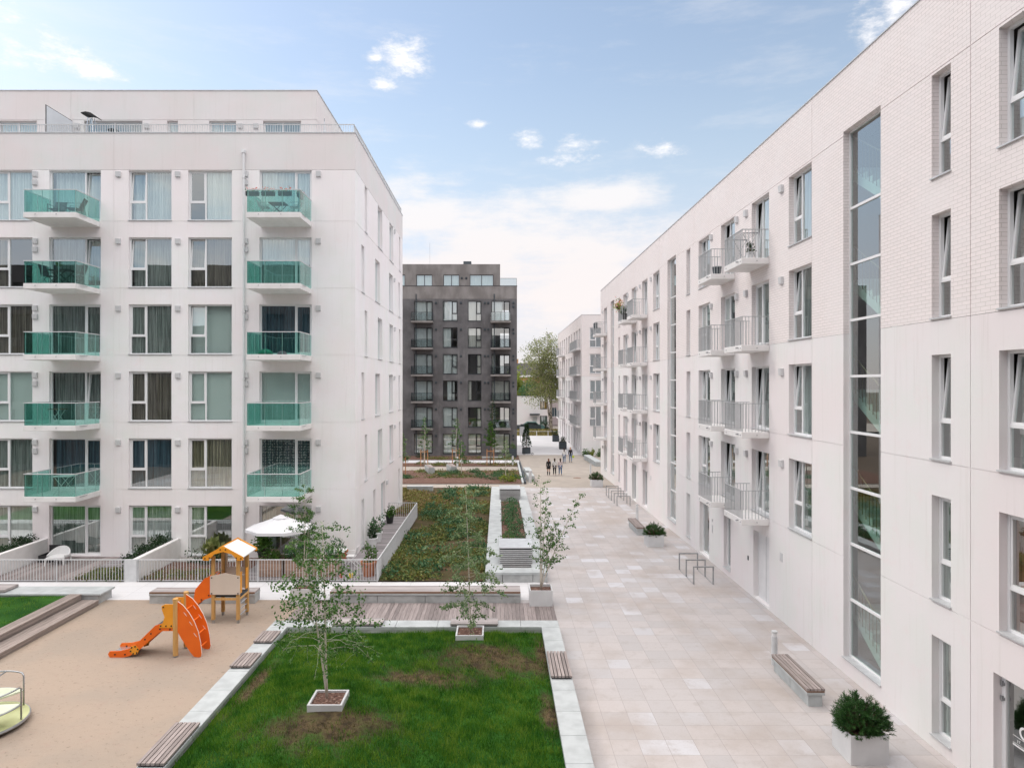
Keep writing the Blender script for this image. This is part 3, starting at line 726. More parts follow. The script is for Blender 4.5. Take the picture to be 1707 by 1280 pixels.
# ------------------------------------------------------------------ lawn with two mounds
LB = [(-3.98, 15.45, .80, 1.9), (-.87, 20.0, .42, 1.25)]
def lawn_z(x, y):
    z = .24 + .5*math.exp(-((x+3.9)**2/7+(y-15.3)**2/8)) + .30*math.exp(-((x+.7)**2/3.5+(y-19.6)**2/4)) + .04*math.sin(x*1.1+.4)*math.sin(y*.8)
    e = min(x+6.8, 1.40-x, 21.4-y); return z if e > 1 else .2+(z-.2)*max(0, e)**.7
def lawnmat():
    m, nt = newmat('turf'); t = NT(nt); co = geop(t)
    s = t.n('ShaderNodeSeparateXYZ'); t.l(co, s.inputs[0])
    col = t.mix(t.ramp(t.noise(co, .8, 5, .6), .35, .65), (.010,.055,.006), (.03,.10,.012))
    def spot(cx, cy, rx, ry):
        dx = t.math('DIVIDE', t.math('SUBTRACT', s.outputs[0], cx), rx); dy = t.math('DIVIDE', t.math('SUBTRACT', s.outputs[1], cy), ry)
        return t.math('SUBTRACT', 1.0, t.math('SQRT', t.math('ADD', t.math('MULTIPLY', dx, dx), t.math('MULTIPLY', dy, dy))))
    a = spot(-3.9, 14.7, 1.8, .95)
    for q in ((-.1,18.8,2.2,1.25), (-2.0,17.6,1.6,.7), (1.3,19.6,.35,1.5), (1.25,16.2,.3,1.1), (-6.4,17.6,.3,2.0)): a = t.math('MAXIMUM', a, spot(*q))
    f = t.ramp(t.math('ADD', a, t.math('MULTIPLY', t.math('SUBTRACT', t.noise(co, 2.0, 7, .75), .5), 3.4)), -.25, .75)
    br = t.mix(t.ramp(t.noise(co, 4, 5, .7), .35, .65), (.12,.085,.045), (.04,.03,.018))
    t.bsdf(t.mix(f, col, br), .95, 0, t.bump(t.noise(co, 25, 5), .6, .04), .15); return m
M['turf'] = lawnmat()
def grid_surface(name, x0, x1, y0, y1, nx, ny, fn, mat, kind='structure'):
    V = [(x0+(x1-x0)*i/nx, y0+(y1-y0)*j/ny, fn(x0+(x1-x0)*i/nx, y0+(y1-y0)*j/ny)) for j in range(ny+1) for i in range(nx+1)]
    F = [(j*(nx+1)+i, j*(nx+1)+i+1, (j+1)*(nx+1)+i+1, (j+1)*(nx+1)+i) for j in range(ny) for i in range(nx)]
    me = np_mesh(name, V, F, mat); me.polygons.foreach_set('use_smooth', [True]*len(F)); return tag(link(name, me), kind=kind)
grid_surface('lawn', -6.82, 1.40, 10.0, 21.40, 60, 80, lawn_z, M['turf'])
sheet('paving', -30, -15.9, -3, 19.5, .004, M['plaza']); grid_surface('lawn', -30, -15.9, 19.5, 24.75, 30, 20, lambda x, y: .30+.05*math.sin(x*.7)*math.sin(y*.6), M['turf'])  # unseen paving, added to keep green reflections out of the left panes
def leafmat(name, cs, rough=.55, trans=.35, vn=1.2, wr=.75, wn=.3):
    m, nt = newmat(name); t = NT(nt); g = t.n('ShaderNodeNewGeometry'); r = t.n('ShaderNodeValToRGB')
    e = r.color_ramp.elements; e[0].color = (*cs[0],1); e[1].color = (*cs[-1],1)
    for i, c in enumerate(cs[1:-1]): x = e.new((i+1)/(len(cs)-1)); x.color = (*c,1)
    f = t.math('ADD', t.math('MULTIPLY', g.outputs['Random Per Island'], wr), t.math('MULTIPLY', t.ramp(t.noise(geop(t), vn, 5, .7), .3, .7), wn))
    t.l(f, r.inputs[0])
    o = t.n('ShaderNodeOutputMaterial'); d = t.n('ShaderNodeBsdfPrincipled'); t.l(r.outputs[0], d.inputs['Base Color']); d.inputs['Roughness'].default_value = rough; d.inputs['Specular IOR Level'].default_value = .35
    tl = t.n('ShaderNodeBsdfTranslucent'); t.l(r.outputs[0], tl.inputs[0]); mx = t.n('ShaderNodeMixShader'); mx.inputs[0].default_value = trans
    t.l(d.outputs[0], mx.inputs[1]); t.l(tl.outputs[0], mx.inputs[2]); t.l(mx.outputs[0], o.inputs[0]); return m
M['grass'] = leafmat('grass_blade', [(.008,.055,.006),(.028,.12,.008),(.075,.20,.014),(.16,.28,.025),(.26,.34,.06)], .6, .35, 1.5, .42, .62)
M['drygrass'] = leafmat('dry_grass', [(.08,.075,.025),(.15,.11,.05),(.05,.10,.02)], .7, .3)
def blades(name, x0, x1, y0, y1, n, fn, mat, hmin, hmax, wd, kind='stuff', keep=None):
    x = rng.uniform(x0, x1, n); y = rng.uniform(y0, y1, n)
    if keep is not None: k = keep(x, y); x, y = x[k], y[k]; n = len(x)
    z = np.array([fn(a, b) for a, b in zip(x, y)])
    cl = .55+.75*np.clip(.5+.5*np.sin(x*4.3+1.7*np.sin(y*3.1))*np.sin(y*3.7+1.3*np.sin(x*2.9)), 0, 1); th = rng.uniform(0, 6.283, n); h = rng.uniform(hmin, hmax, n)*cl; ln = rng.normal(0, .35, (n,2))*h[:,None]
    V = np.zeros((n,3,3)); V[:,0] = np.stack([x+wd*np.cos(th), y+wd*np.sin(th), z-.01], 1); V[:,1] = np.stack([x-wd*np.cos(th), y-wd*np.sin(th), z-.01], 1)
    V[:,2] = np.stack([x+ln[:,0], y+ln[:,1], z+h], 1)
    return tag(link(name, np_mesh(name, V.reshape(-1,3), np.arange(3*n).reshape(-1,3), mat)), kind=kind)
def patchy(x, y):
    v = np.full(len(x), -1.0)
    for cx, cy, rx, ry in ((-3.9,14.7,1.8,.95), (-.1,18.8,2.2,1.25), (-2.0,17.6,1.6,.7), (1.3,19.6,.35,1.5), (1.25,16.2,.3,1.1), (-6.4,17.6,.3,2.0)):
        v = np.maximum(v, 1-np.sqrt(((x-cx)/rx)**2+((y-cy)/ry)**2))
    nz = np.sin(x*3.1+1.3*np.sin(y*2.3))*np.cos(y*2.7+1.1*np.sin(x*1.9))*.35+np.sin(x*7.3+y*5.1)*.2
    return v+nz
def inbox(x, y): return ((np.abs(x+4.0) < .45) & (np.abs(y-15.5) < .6)) | ((np.abs(x+.87) < .45) & (np.abs(y-20.0) < .45))
blades('grass', -6.75, 1.36, 12.5, 21.35, 120000, lawn_z, M['grass'], .045, .15, .0075, keep=lambda x, y: (patchy(x, y)+rng.normal(0,.34,len(x)) < .08) & ~inbox(x, y))
blades('dry_grass', -6.75, 1.36, 12.5, 21.35, 34000, lawn_z, M['drygrass'], .03, .08, .007, keep=lambda x, y: (patchy(x, y)+rng.normal(0,.4,len(x)) > .12) & ~inbox(x, y))
blades('grass', -22, -15.95, 19.5, 24.7, 12000, lambda x, y: .30, M['grass'], .05, .1, .009)

# kerb of long stone slabs round the lawn; every slab a thing of its own would be one wall: it stays one kerb
kb = thing('kerb', 'low pale stone kerb wall framing the mounded lawn on three sides', 'kerb', (0,0,0))
cap = MB(); sd = MB()
def slabs(x0, x1, y0, y1, along, L, skip=()):
    a, b = (x0, x1) if along == 'x' else (y0, y1); p = a
    while p < b-.05:
        q = min(p+L, b)
        if not any(s0 < (p+q)/2 < s1 for s0, s1 in skip):
            cap.box(*((p+.004, q-.004, y0, y1) if along == 'x' else (x0, x1, p+.004, q-.004)), .30, .40)
        p = q
slabs(-7.38, -6.80, 6, 21.4, 'y', 1.1); slabs(1.38, 1.96, 6, 21.4, 'y', 1.1); slabs(-7.38, 1.96, 21.404, 22.0, 'x', 1.35)
sd.box(-7.34, -6.84, 6, 21.4, -.02, .298).box(1.42, 1.92, 6, 21.4, -.02, .298).box(-7.34, 1.92, 21.41, 21.96, -.02, .298)
cap.build('slab', M['kerb'], kb, bevel=.008); sd.build('base', M['kerb_side'], kb)
def slat_seat(L, Wd, th=.06, n=6, axis='y', gap=.022):
    m = MB(); w = (Wd-(n-1)*gap)/n
    for i in range(n):
        a = i*(w+gap)
        if axis == 'y': m.box(a, a+w, 0, L, 0, th)
        else: m.box(0, L, a, a+w, 0, th)
    return m
def kerb_bench(x, y0, y1, label):
    t = thing('bench', label, 'bench', (x, y0, .405), 0, 'slatted seats on the lawn kerb')
    slat_seat(y1-y0, .56, .05).build('seat', M['slat'], t, (0,0,.035)); MB().box(.02,.54,.03,y1-y0-.03,0,.034).build('frame', M['frame_dark'], t)
kerb_bench(-7.37, 13.55, 15.2, 'long slatted wooden bench seat on the left lawn kerb, nearest the viewer')
kerb_bench(-7.37, 18.25, 19.15, 'short slatted wooden seat on the left lawn kerb beside the slide')
kerb_bench(-7.37, 20.0, 20.85, 'short slatted wooden seat at the far corner of the left lawn kerb')
kerb_bench(1.39, 17.6, 19.25, 'slatted wooden seat on the right lawn kerb beside the plaza')
for xa, xb, lab in ((-5.35,-3.75,'plank seat on the far lawn kerb behind the twin stemmed birch'), (-1.55,-.02,'plank seat on the far lawn kerb behind the boxed young birch')):
    t = thing('bench', lab, 'bench', (xa, 21.42, .405), 0, 'slatted seats on the lawn kerb')
    slat_seat(xb-xa, .56, .05, 5, 'x', .006).build('seat', M['slatx'], t, (0,0,.035)); MB().box(.03,xb-xa-.03,.02,.54,0,.034).build('frame', M['frame_dark'], t)

# long stone bench behind the deck, the one by the tower, the wall at the left and the timber steps
def stone_bench(name, label, x0, x1, y0, y1, h, wood=True, n=5):
    t = thing(name, label, 'bench', (x0, y0, gz(y0)))
    b = MB(); L = x1-x0; k = max(1, round(L/1.9))
    for i in range(k): b.box(L*i/k+.006, L*(i+1)/k-.006, .03, y1-y0-.03, 0, h-.14)
    b.build('base', M['kerb_side'], t, bevel=.006)
    MB().box(0, L, .0, y1-y0, h-.139, h-.075).build('slab', M['kerb'], t, bevel=.006)
    if wood: slat_seat(L-.02, y1-y0-.06, .07, n, 'x', .008).build('seat', M['slatx'], t, (.01,.05,h-.074)); MB().box(.01, L-.01, .008, .045, h-.074, h-.006).build('front_board', M['brownwood'], t)
    return t
stone_bench('bench', 'very long grey stone bench with plank seat behind the wooden deck', -6.3, .83, 24.83, 25.6, .46)
stone_bench('bench', 'grey stone bench with plank seat behind the playground tower', -13.05, -9.1, 24.85, 25.45, .44)
lw = thing('wall', 'low stone wall with slab top at the back of the left lawn', 'wall', (-30, 24.75, 0))
b = MB(); b.box(0, 15.1, .03, .9, 0, .33); b.build('base', M['kerb_side'], lw)
c = MB()
for i in range(10): c.box(i*1.52+.004, (i+1)*1.52-.004 if i < 9 else 15.2, 0, .95, .331, .40)
c.build('slab', M['kerb'], lw, bevel=.006)
t = thing('bench', 'plank seat lying on the low wall at the left edge', 'bench', (-22, 24.85, .402)); slat_seat(3.55, .75, .09, 5, 'x', .008).build('seat', M['slatx'], t, (0,0,.03)); MB().box(.05,3.5,.05,.7,0,.029).build('frame', M['frame_dark'], t)
sp = thing('steps', 'two broad weathered timber seating steps beside the playground', 'steps', (-15.9, 8, 0))
for a, b_, z, n in ((0, .44, .42, 3), (.46, 1.08, .2, 4)):
    m = MB(); w = (b_-a)/n
    for i in range(n): m.box(a+i*w+.004, a+(i+1)*w-.004, 0, 16.7, z-.05, z)
    for i in range(3 if z > .3 else 2): zz = (z-.06)*i/(3 if z > .3 else 2); m.box(b_-.05, b_-.015, .0, 16.7, zz+.005, (z-.06)*(i+1)/(3 if z > .3 else 2)-.004)
    m.build('step', M['step'], sp)

# ------------------------------------------------------------------ sedum bed, stone trough with vents
def sedum():
    m, nt = newmat('sedum_soil'); t = NT(nt); co = geop(t)
    col = t.mix(t.ramp(t.noise(co, .9, 6, .7), .35, .65), (.06,.055,.022), (.10,.07,.04))
    col = t.mix(t.ramp(t.noise(co, 3, 5, .7), .5, .7), col, (.06,.035,.025)); t.bsdf(col, .95, 0, t.bump(t.noise(co, 14, 5), .8, .05), .15); return m
M['sedum'] = sedum()
sheet('flower_bed', -5.0, -.55, 27.6, 54.2, .05, M['sedum']); sheet('flower_bed', -14, -5.0, 47.2, 54.2, .05, M['sedum'])
M['sed_leaf'] = leafmat('sedum_leaf', [(.010,.040,.014),(.045,.10,.025),(.10,.16,.045),(.20,.24,.09),(.15,.10,.04),(.22,.24,.04),(.09,.06,.028)], .7, .2, .5)
M['sed_tall'] = leafmat('bed_plant_leaf', [(.012,.05,.02),(.03,.10,.04),(.07,.17,.07),(.16,.26,.13)], .6, .25, .8)
M['sed_far'] = leafmat('sedum_leaf_pale', [(.09,.14,.03),(.17,.20,.04),(.25,.22,.07),(.24,.13,.07),(.15,.22,.06)], .7, .2, .5)
def tufts(name, pts, mat, n, size, spread, hgt, kind='stuff'):
    P = np.asarray(pts); k = len(P); C = np.repeat(P, n, 0) + rng.normal(0, spread, (k*n,3))*np.array([1,1,0]) ; N = len(C)
    C[:,2] += np.abs(rng.normal(0, hgt, N)); a = rng.normal(0,1,(N,3)); a /= np.linalg.norm(a,axis=1)[:,None]
    b = rng.normal(0,1,(N,3)); b -= a*np.sum(a*b,1)[:,None]; b /= np.linalg.norm(b,axis=1)[:,None]
    s = size*rng.uniform(.6,1.3,(N,1)); V = np.stack([C-a*s, C+b*s*.5, C+a*s, C-b*s*.5],1).reshape(-1,3)
    me = np_mesh(name, V, np.arange(4*N).reshape(-1,4), mat); return me
def sed_points(n, x0, x1, y0, y1):
    p = []
    while len(p) < n:
        x, y = random.uniform(x0,x1), random.uniform(y0,y1)
        d = math.sin(x*1.3+2*math.sin(y*.45))+math.sin(y*.9+1.5*math.sin(x*.8))
        if d+random.gauss(0,.55) > -.1: p.append((x, y, gz(y)+.05))
    return p
tag(link('ground_cover', tufts('ground_cover', sed_points(3600,-4.9,-.6,27.7,45), M['sed_leaf'], 16, .06, .11, .10)), kind='stuff')
tag(link('ground_cover', tufts('ground_cover', sed_points(2600,-9,-.6,43,54.1), M['sed_far'], 11, .075, .15, .08)), kind='stuff')
bp = [p for p in sed_points(900,-4.8,-.7,27.8,53.5) if math.sin(p[0]*2.3+p[1]*.7)+math.sin(p[1]*1.9-p[0]) > .3]
tag(link('ground_cover', tufts('ground_cover', bp, M['sed_tall'], 26, .085, .16, .17)), kind='stuff')
tr = thing('planter', 'long low stone trough bed holding two louvred vents and shrubs', 'planter', (-.55, 27.5, 0))
m = MB(); cpm = MB(); yb = [0]+list(np.arange(2.5, 25.1, 2.5))
for a, b_ in zip(yb, yb[1:]):
    z = min(gz(27.5+a), gz(27.5+b_))+.02
    for xa, xb in ((0,.72),(1.96,2.6)):
        m.box(xa+.02, xb-.02, a+.03, b_-.003, z-.1, z+.30); cpm.box(xa, xb, a+.004+(.0 if a else 0), b_-.004, z+.301, z+.40)
m.box(.72, 1.96, .03, .7, -.1, .315).box(.72, 1.96, 24.4, 25, -.5, .0); cpm.box(.722, 1.958, 0, .75, .322, .42).box(.722, 1.958, 24.3, 25, .0, .09)
m.build('base', M['kerb_side'], tr); cpm.build('slab', M['kerb'], tr, bevel=.006)
MB().quad((.7,.7,.28),(1.98,.7,.28),(1.98,24.6,.0),(.7,24.6,.0)).build('soil', M['bark'], tr)
def vent(label, x, y, z, w=1.47, dpt=1.7, h=.95):
    t = thing('ventilation_box', label, 'vent', (x, y, z), 0, 'louvred vents in the stone trough')
    MB().box(.04, w-.04, .07, dpt-.07, 0, h-.05).build('core', M['black'], t)
    MB().box(0, w, 0, dpt, h-.05, h).build('lid', M['zinc'], t, bevel=.008)
    s = MB()
    for i in range(10):
        zz = .02+i*(h-.09)/10; T = Matrix.Rotation(R(12),4,'X')
        for M4 in (Matrix.Translation((0,.035,zz)) @ T,): s.box(.02, w-.02, -.03, .02, .0, .040, M4)
        s.box(.0, .02, .05, dpt-.05, zz, zz+.03).box(w-.02, w, .05, dpt-.05, zz, zz+.03)
    s.build('louvre', M['steel_lite'], t)
    MB().box(0,.03,0,.03,0,h-.051).box(w-.03,w,0,.03,0,h-.051).box(0,.03,dpt-.03,dpt,0,h-.051).box(w-.03,w,dpt-.03,dpt,0,h-.051).build('corner_post', M['zinc'], t)
vent('pale metal louvred ventilation box at the near end of the stone trough', .02, 28.75, .2)
vent('pale metal louvred ventilation box at the far end of the stone trough', .06, 46.2, -.02)

# ------------------------------------------------------------------ fences and gardens of the left block
def fence(label, p0, p1, h=.92, z=.02, step=.12, wide=.03):
    a, b = Vector((*p0,z)), Vector((*p1,z)); L = (b-a).length; ang = math.atan2(b.y-a.y, b.x-a.x)
    t = thing('fence', label, 'fence', a, ang, 'white barred garden fences')
    MB().box(0, L, -.022, .022, h-.03, h).box(0, L, -.018, .018, .03, .05).build('rail', M['steel_lite'], t)
    m = MB(); n = int(L/step)
    for i in range(n+1): x = .01+(L-.02)*i/n; m.box(x-.006, x+.006, -wide/2, wide/2, .0505, h-.0305)
    m.build('bars', M['steel_lite'], t)
    k = max(1, int(L/2.2))
    for i in range(k+1): x = .03+(L-.06)*i/k; MB().box(x-.02, x+.02, .0225, .055, -.02, h-.01).build('post', M['steel_lite'], t)
fence('white barred fence in front of the garden with the white tub chair', (-24, 27.6), (-15.5, 27.6))
fence('white barred fence in front of the parasol terrace', (-14.98, 27.6), (-5.0, 27.6))
fence('long white barred fence running back along the side terrace', (-5.0, 27.62), (-5.0, 40.8), wide=.06)
fence('short white barred fence closing the far end of the side terrace', (-6.74, 40.83), (-5.02, 40.83))
def garden_wall(x0, label):
    t = thing('garden_wall', label, 'wall', (x0, 27.6, 0), 0, 'white walls between the gardens')
    MB().box(0, .5, 0, .08, 0, .93).build('end_pier', M['steel_lite'], t)
    MB().box(.28, .5, .081, 3.78, 0, .93).build('wall', M['slab'], t, bevel=.008)
garden_wall(-15.5, 'white garden wall between the tub chair garden and the bark garden'); garden_wall(-21.75, 'white garden wall at the left edge beside the tub chair garden')
gd_ = MB(); x = -21.2
while x < -17.8: gd_.box(x, x+.135, 27.68, 31.38, .01, .07); x += .145
tag(gd_.build('deck', M['deck']), kind='structure')
gd_ = MB(); y = 29.6
while y < 31.3: gd_.box(-17.79, -16.2, y, y+.135, .012, .075); y += .145
tag(gd_.build('deck', M['deckx']), kind='structure')
sheet('flower_bed', -17.79, -15.5, 27.65, 29.6, .03, M['sedum']); sheet('flower_bed', -14.98, -10.9, 27.65, 31.38, .03, M['bark'])
tag(MB().box(-17.4,-16.1,28.9,29.5,.03,.05).build('gravel_patch', M['gravel']), kind='structure')
tag(link('ground_cover', tufts('ground_cover', [(random.uniform(-17.7,-15.6), random.uniform(27.7,29.5), .03) for _ in range(240)]+[(random.uniform(-14.9,-11), random.uniform(27.8,29.2), .03) for _ in range(170)], M['sed_leaf'], 12, .045, .1, .06)), kind='stuff')
gd_ = MB(); y = 27.68
while y < 31.3: gd_.box(-10.9, -5.06, y, y+.135, .02, .08); y += .145
while y < 40.7: gd_.box(-6.74, -5.06, y, y+.135, .02, .08); y += .145
tag(gd_.build('deck', M['deckx']), kind='structure')
tag(MB().box(-14.9,-12,30.6,31.3,.03,.06).build('gravel_patch', M['gravel']), kind='structure')
# ------------------------------------------------------------------ plants
M['birch_bark'] = None
def birchbark():
    m, nt = newmat('birch_bark'); t = NT(nt); co = obco(t)
    n = t.noise(t.scaled(co, (6,6,14)), 1.6, 4, .7)
    col = t.mix(t.ramp(n, .60, .70), (.60,.55,.48), (.06,.05,.045)); col = t.mix(t.ramp(t.noise(co, 3, 3), .5, .75), col, (.42,.33,.25))
    t.bsdf(col, .8, 0, t.bump(n, .3, .01), .2); return m
M['birch_bark'] = birchbark()
def oldbark():
    m, nt = newmat('old_birch_bark'); t = NT(nt); co = obco(t); n = t.noise(t.scaled(co, (1.6,1.6,.9)), 2.2, 6, .75)
    t.bsdf(t.mix(t.ramp(n, .46, .58), (.50,.44,.37), (.07,.055,.045)), .9); return m
M['old_bark'] = oldbark()
M['bark_brown'] = pm('brown_bark', (.20,.13,.085), (.10,.07,.05), 12, .9, .4, 30)
M['birch_leaf'] = leafmat('birch_leaf', [(.022,.08,.016),(.045,.13,.024),(.08,.19,.035),(.15,.27,.06)], .5, .3)
M['birch_leaf_lite'] = leafmat('pale_birch_leaf', [(.07,.14,.06),(.12,.20,.085),(.19,.28,.12),(.28,.36,.17)], .5, .35)
M['green_leaf'] = leafmat('fresh_leaf', [(.03,.09,.012),(.055,.14,.018),(.10,.20,.03)], .5, .35)
M['hedge_leaf'] = leafmat('hedge_leaf', [(.008,.024,.008),(.015,.045,.013),(.03,.075,.022)], .45, .15)
M['pine'] = leafmat('pine_needle', [(.012,.05,.014),(.03,.095,.02),(.07,.16,.035)], .5, .15)
M['shrub'] = leafmat('shrub_leaf', [(.025,.08,.03),(.05,.14,.05),(.10,.21,.08)], .5, .25)
M['yellow_leaf'] = leafmat('yellow_leaf', [(.12,.18,.02),(.20,.26,.03),(.28,.30,.06)], .5, .4)
M['big_leaf'] = leafmat('grey_green_leaf', [(.09,.12,.035),(.17,.21,.06),(.28,.31,.11),(.40,.40,.18)], .55, .4)
def leaf_mesh(name, C, size, mat, droop=.4, aspect=.62):
    C = np.asarray(C, np.float64); N = len(C)
    a = rng.normal(0,1,(N,3)); a[:,2] -= droop*1.5; a /= np.linalg.norm(a,axis=1)[:,None]
    b = rng.normal(0,1,(N,3)); b -= a*np.sum(a*b,1)[:,None]; b /= np.linalg.norm(b,axis=1)[:,None]; c = np.cross(a,b)
    s = size*rng.uniform(.65,1.25,(N,1))
    V = np.stack([C, C+a*s*.45+b*s*aspect*.5+c*s*.08, C+a*s, C+a*s*.45-b*s*aspect*.5+c*s*.08],1).reshape(-1,3)
    return np_mesh(name, V, np.arange(4*N).reshape(-1,4), mat)
def tree(name, label, loc, stems, H, nbr, blen, nleaf, lsize, leaf='birch_leaf', bark='birch_bark', start=.3, r0=.03, up=.5, seed=1, group=None, sag=.25, top_taper=.45, cat='tree', lspread=.028):
    rs = random.Random(seed); t = thing(name, label, cat, loc, 0, group); tm = MB(); P = []
    per = nleaf/(len(stems)*nbr)
    for (dx, dy, hh) in stems:
        pts = []; k = 9; wob = (rs.uniform(-.02,.02), rs.uniform(-.02,.02))
        for i in range(k+1):
            f = i/k; pts.append(Vector((dx*f**1.15*hh*H+wob[0]*math.sin(f*7)*H*.2, dy*f*hh*H+wob[1]*math.sin(f*6+1)*H*.2, f*hh*H)))
        tm.tube(pts, [r0*(1-.85*i/k) for i in range(k+1)], 8)
        for j in range(nbr):
            f = start+(1-start)*((j+rs.random())/nbr); i = min(k-1, int(f*k)); q = pts[i].lerp(pts[i+1], f*k-i)
            az = j*2.4+rs.uniform(-.5,.5); L = blen*(1-(f-start)/(1-start)*(1-top_taper))*rs.uniform(.55,1.25)
            if f > .96: L *= .4
            dr = Vector((math.cos(az), math.sin(az), up*rs.uniform(.5,1.4))).normalized(); bp = [q]; m = 6
            for s in range(1, m+1):
                g = s/m; p = q+dr*L*g+Vector((0,0,-sag*L*g*g))+Vector((rs.gauss(0,.02),rs.gauss(0,.02),rs.gauss(0,.02)))*L; bp.append(p)
            rb_ = max(.0025, r0*.22*(1-f*.6)); tm.tube(bp, [rb_*(1-.8*s/m) for s in range(m+1)], 5, cap=False)
            nl = max(3, int(per*L/blen*1.25)); sub = []
            for s in range(6):
                g = rs.uniform(.2,.97); ii = min(m-1, int(g*m)); b0 = bp[ii].lerp(bp[ii+1], g*m-ii); d2 = Vector((rs.gauss(0,1),rs.gauss(0,1),rs.gauss(-.1,.5))).normalized()
                b1 = b0+d2*L*rs.uniform(.15,.34); tm.tube([b0, b0.lerp(b1,.5)+Vector((0,0,.02)), b1], [rb_*.4, rb_*.3, rb_*.15], 4, cap=False); sub.append((b0,b1))
            for _ in range(nl):
                if rs.random() < .3: g = rs.uniform(.35,1.02); ii = min(m-1, int(g*m)); p = bp[ii].lerp(bp[ii+1], g*m-ii)
                else: b0, b1 = rs.choice(sub); p = b0.lerp(b1, rs.uniform(.1,1.1))
                P.append(p+Vector((rs.gauss(0,1),rs.gauss(0,1),rs.gauss(-.3,1)))*lspread*blen)
    tm.build('trunk', M[bark], t, smooth=True); link('crown', leaf_mesh('crown', [tuple(p) for p in P], lsize, M[leaf]), t)
    return t
def bush(name, label, loc, rx, ry, rz_, n, lsize, leaf='shrub', group=None, cat='shrub', seed=0, lumps=9, upright=False, z0=0.0):
    r = np.random.default_rng(seed+11); t = thing(name, label, cat, loc, 0, group)
    cen = np.stack([r.normal(0,.42,lumps)*rx, r.normal(0,.42,lumps)*ry, z0+np.abs(r.normal(.45,.28,lumps))*rz_],1); lr = r.uniform(.3,.6,lumps)
    w = r.integers(0,lumps,n); d = r.normal(0,1,(n,3)); d /= np.linalg.norm(d,axis=1)[:,None]
    P = cen[w]+d*(r.uniform(.55,1,n)**.5*lr[w])[:,None]*np.array([rx,ry,rz_]); P[:,2] = np.where(P[:,2] < z0, z0+r.uniform(0,.15,n)*rz_, P[:,2])
    m = MB()
    for c in cen: m.tube([(0,0,z0-.02),(c[0]*.5,c[1]*.5,z0+(c[2]-z0)*.6),tuple(c)], [.014*rz_+.004,.01*rz_+.003,.004], 5)
    m.build('stem', M['bark_brown'], t); link('foliage', leaf_mesh('foliage', P, lsize, M[leaf], -.5 if upright else .1), t); return t
def dwarf_pine(label, loc, rx, rz_, n, group, seed, nl=.06):
    r = np.random.default_rng(seed); t = thing('dwarf_pine', label, 'shrub', loc, 0, group); C = []; A = []
    m = MB()
    for i in range(n):
        th = r.uniform(0,6.283); ph = math.acos(r.uniform(-.05,1)); k = r.uniform(.72,1.0)*(1+.16*math.sin(3*th+seed)); d = np.array([math.sin(ph)*math.cos(th), math.sin(ph)*math.sin(th), math.cos(ph)])
        c = d*np.array([rx,rx,rz_])*k+np.array([0,0,.06]); ax = d*.9+np.array([0,0,.3])+r.normal(0,.18,3); ax /= np.linalg.norm(ax); L = nl*2.2
        m.tube([tuple(c*.25), tuple(c*.7+np.array([0,0,.01])), tuple(c+ax*L*.5)], [.008,.006,.004], 4, cap=False)
        for j in range(26):
            f = j/26; C.append(c+ax*L*f); b = r.normal(0,1,3); b -= ax*np.dot(ax,b); b /= np.linalg.norm(b); A.append(ax*.75+b*(.9-.35*f))
    C = np.array(C); A = np.array(A); A /= np.linalg.norm(A,axis=1)[:,None]; N = len(C); b = r.normal(0,1,(N,3)); b -= A*np.sum(A*b,1)[:,None]; b /= np.linalg.norm(b,axis=1)[:,None]
    s = nl*r.uniform(.7,1.2,(N,1)); V = np.stack([C-b*.0055,C+b*.0055,C+A*s+b*.002,C+A*s-b*.002],1).reshape(-1,3)
    # keep one island per needle, tinted at random
    m.build('stem', M['bark_brown'], t); link('foliage', np_mesh('foliage', V, np.arange(4*N).reshape(-1,4), M['pine']), t); return t
def planter_box(label, loc, w, d, h, mat, soil=.08, wall=.035, group=None, name='planter'):
    t = thing(name, label, 'planter', loc, 0, group); m = MB()
    m.box(0,w,0,wall,0,h).box(0,w,d-wall,d,0,h).box(0,wall,wall,d-wall,0,h).box(w-wall,w,wall,d-wall,0,h)
    m.build('box', mat, t, bevel=.006); MB().box(wall+.001,w-wall-.001,wall+.001,d-wall-.001,.02,h-soil).build('soil', M['bark'], t); return t
# tree boxes in the lawn (tilted with the mound)
for (cx, cy, w, dd, lab, tl) in ((-3.98, 15.6, .80, .78, 'white square tree frame filled with bark on the near grass mound', 0), (-.87, 20.35, .84, .84, 'white square tree frame filled with bark by the far lawn kerb', 0)):
    z = lawn_z(cx, cy-.3)
    t = planter_box(lab, (cx-w/2, cy-dd/2, z-.08), w, dd, .22, M['planter'], .05, .05, 'white tree frames in the lawn', 'planter'); t.rotation_euler = (R(tl),0,0)
z1 = lawn_z(-3.98, 15.1)+.1; z3 = lawn_z(-.87, 19.7)+.1
tree('birch_tree', 'twin stemmed young birch in the white frame on the near mound', (-4.03, 15.65, z1), [(-.03,.01,1.0), (-.17,.03,.78)], 4.15, 32, 1.35, 4200, .078, start=.31, r0=.03, up=.38, seed=3, sag=.45, group='birches of the courtyard', top_taper=.55)
tree('birch_tree', 'thin young birch in the white frame by the far lawn kerb', (-.85, 20.35, z3), [(-.035,.0,1.0)], 4.45, 40, 1.2, 4600, .08, leaf='birch_leaf_lite', start=.10, r0=.024, up=.2, seed=9, sag=.4, group='birches of the courtyard', top_taper=.4)
planter_box('white planter box holding a birch at the end of the wooden deck', (1.15, 24.45, 0), .84, .84, .62, M['planter'], .1, group='white tree planters')
tree('birch_tree', 'bushy pale stemmed birch in the white box at the end of the deck', (1.57, 24.85, .52), [(.0,.02,1.0), (.42,.0,.85), (.06,-.05,.85), (.22,.05,.6)], 4.3, 20, .8, 3400, .075, start=.22, r0=.028, up=.75, seed=12, sag=.15, group='birches of the courtyard', top_taper=.35)
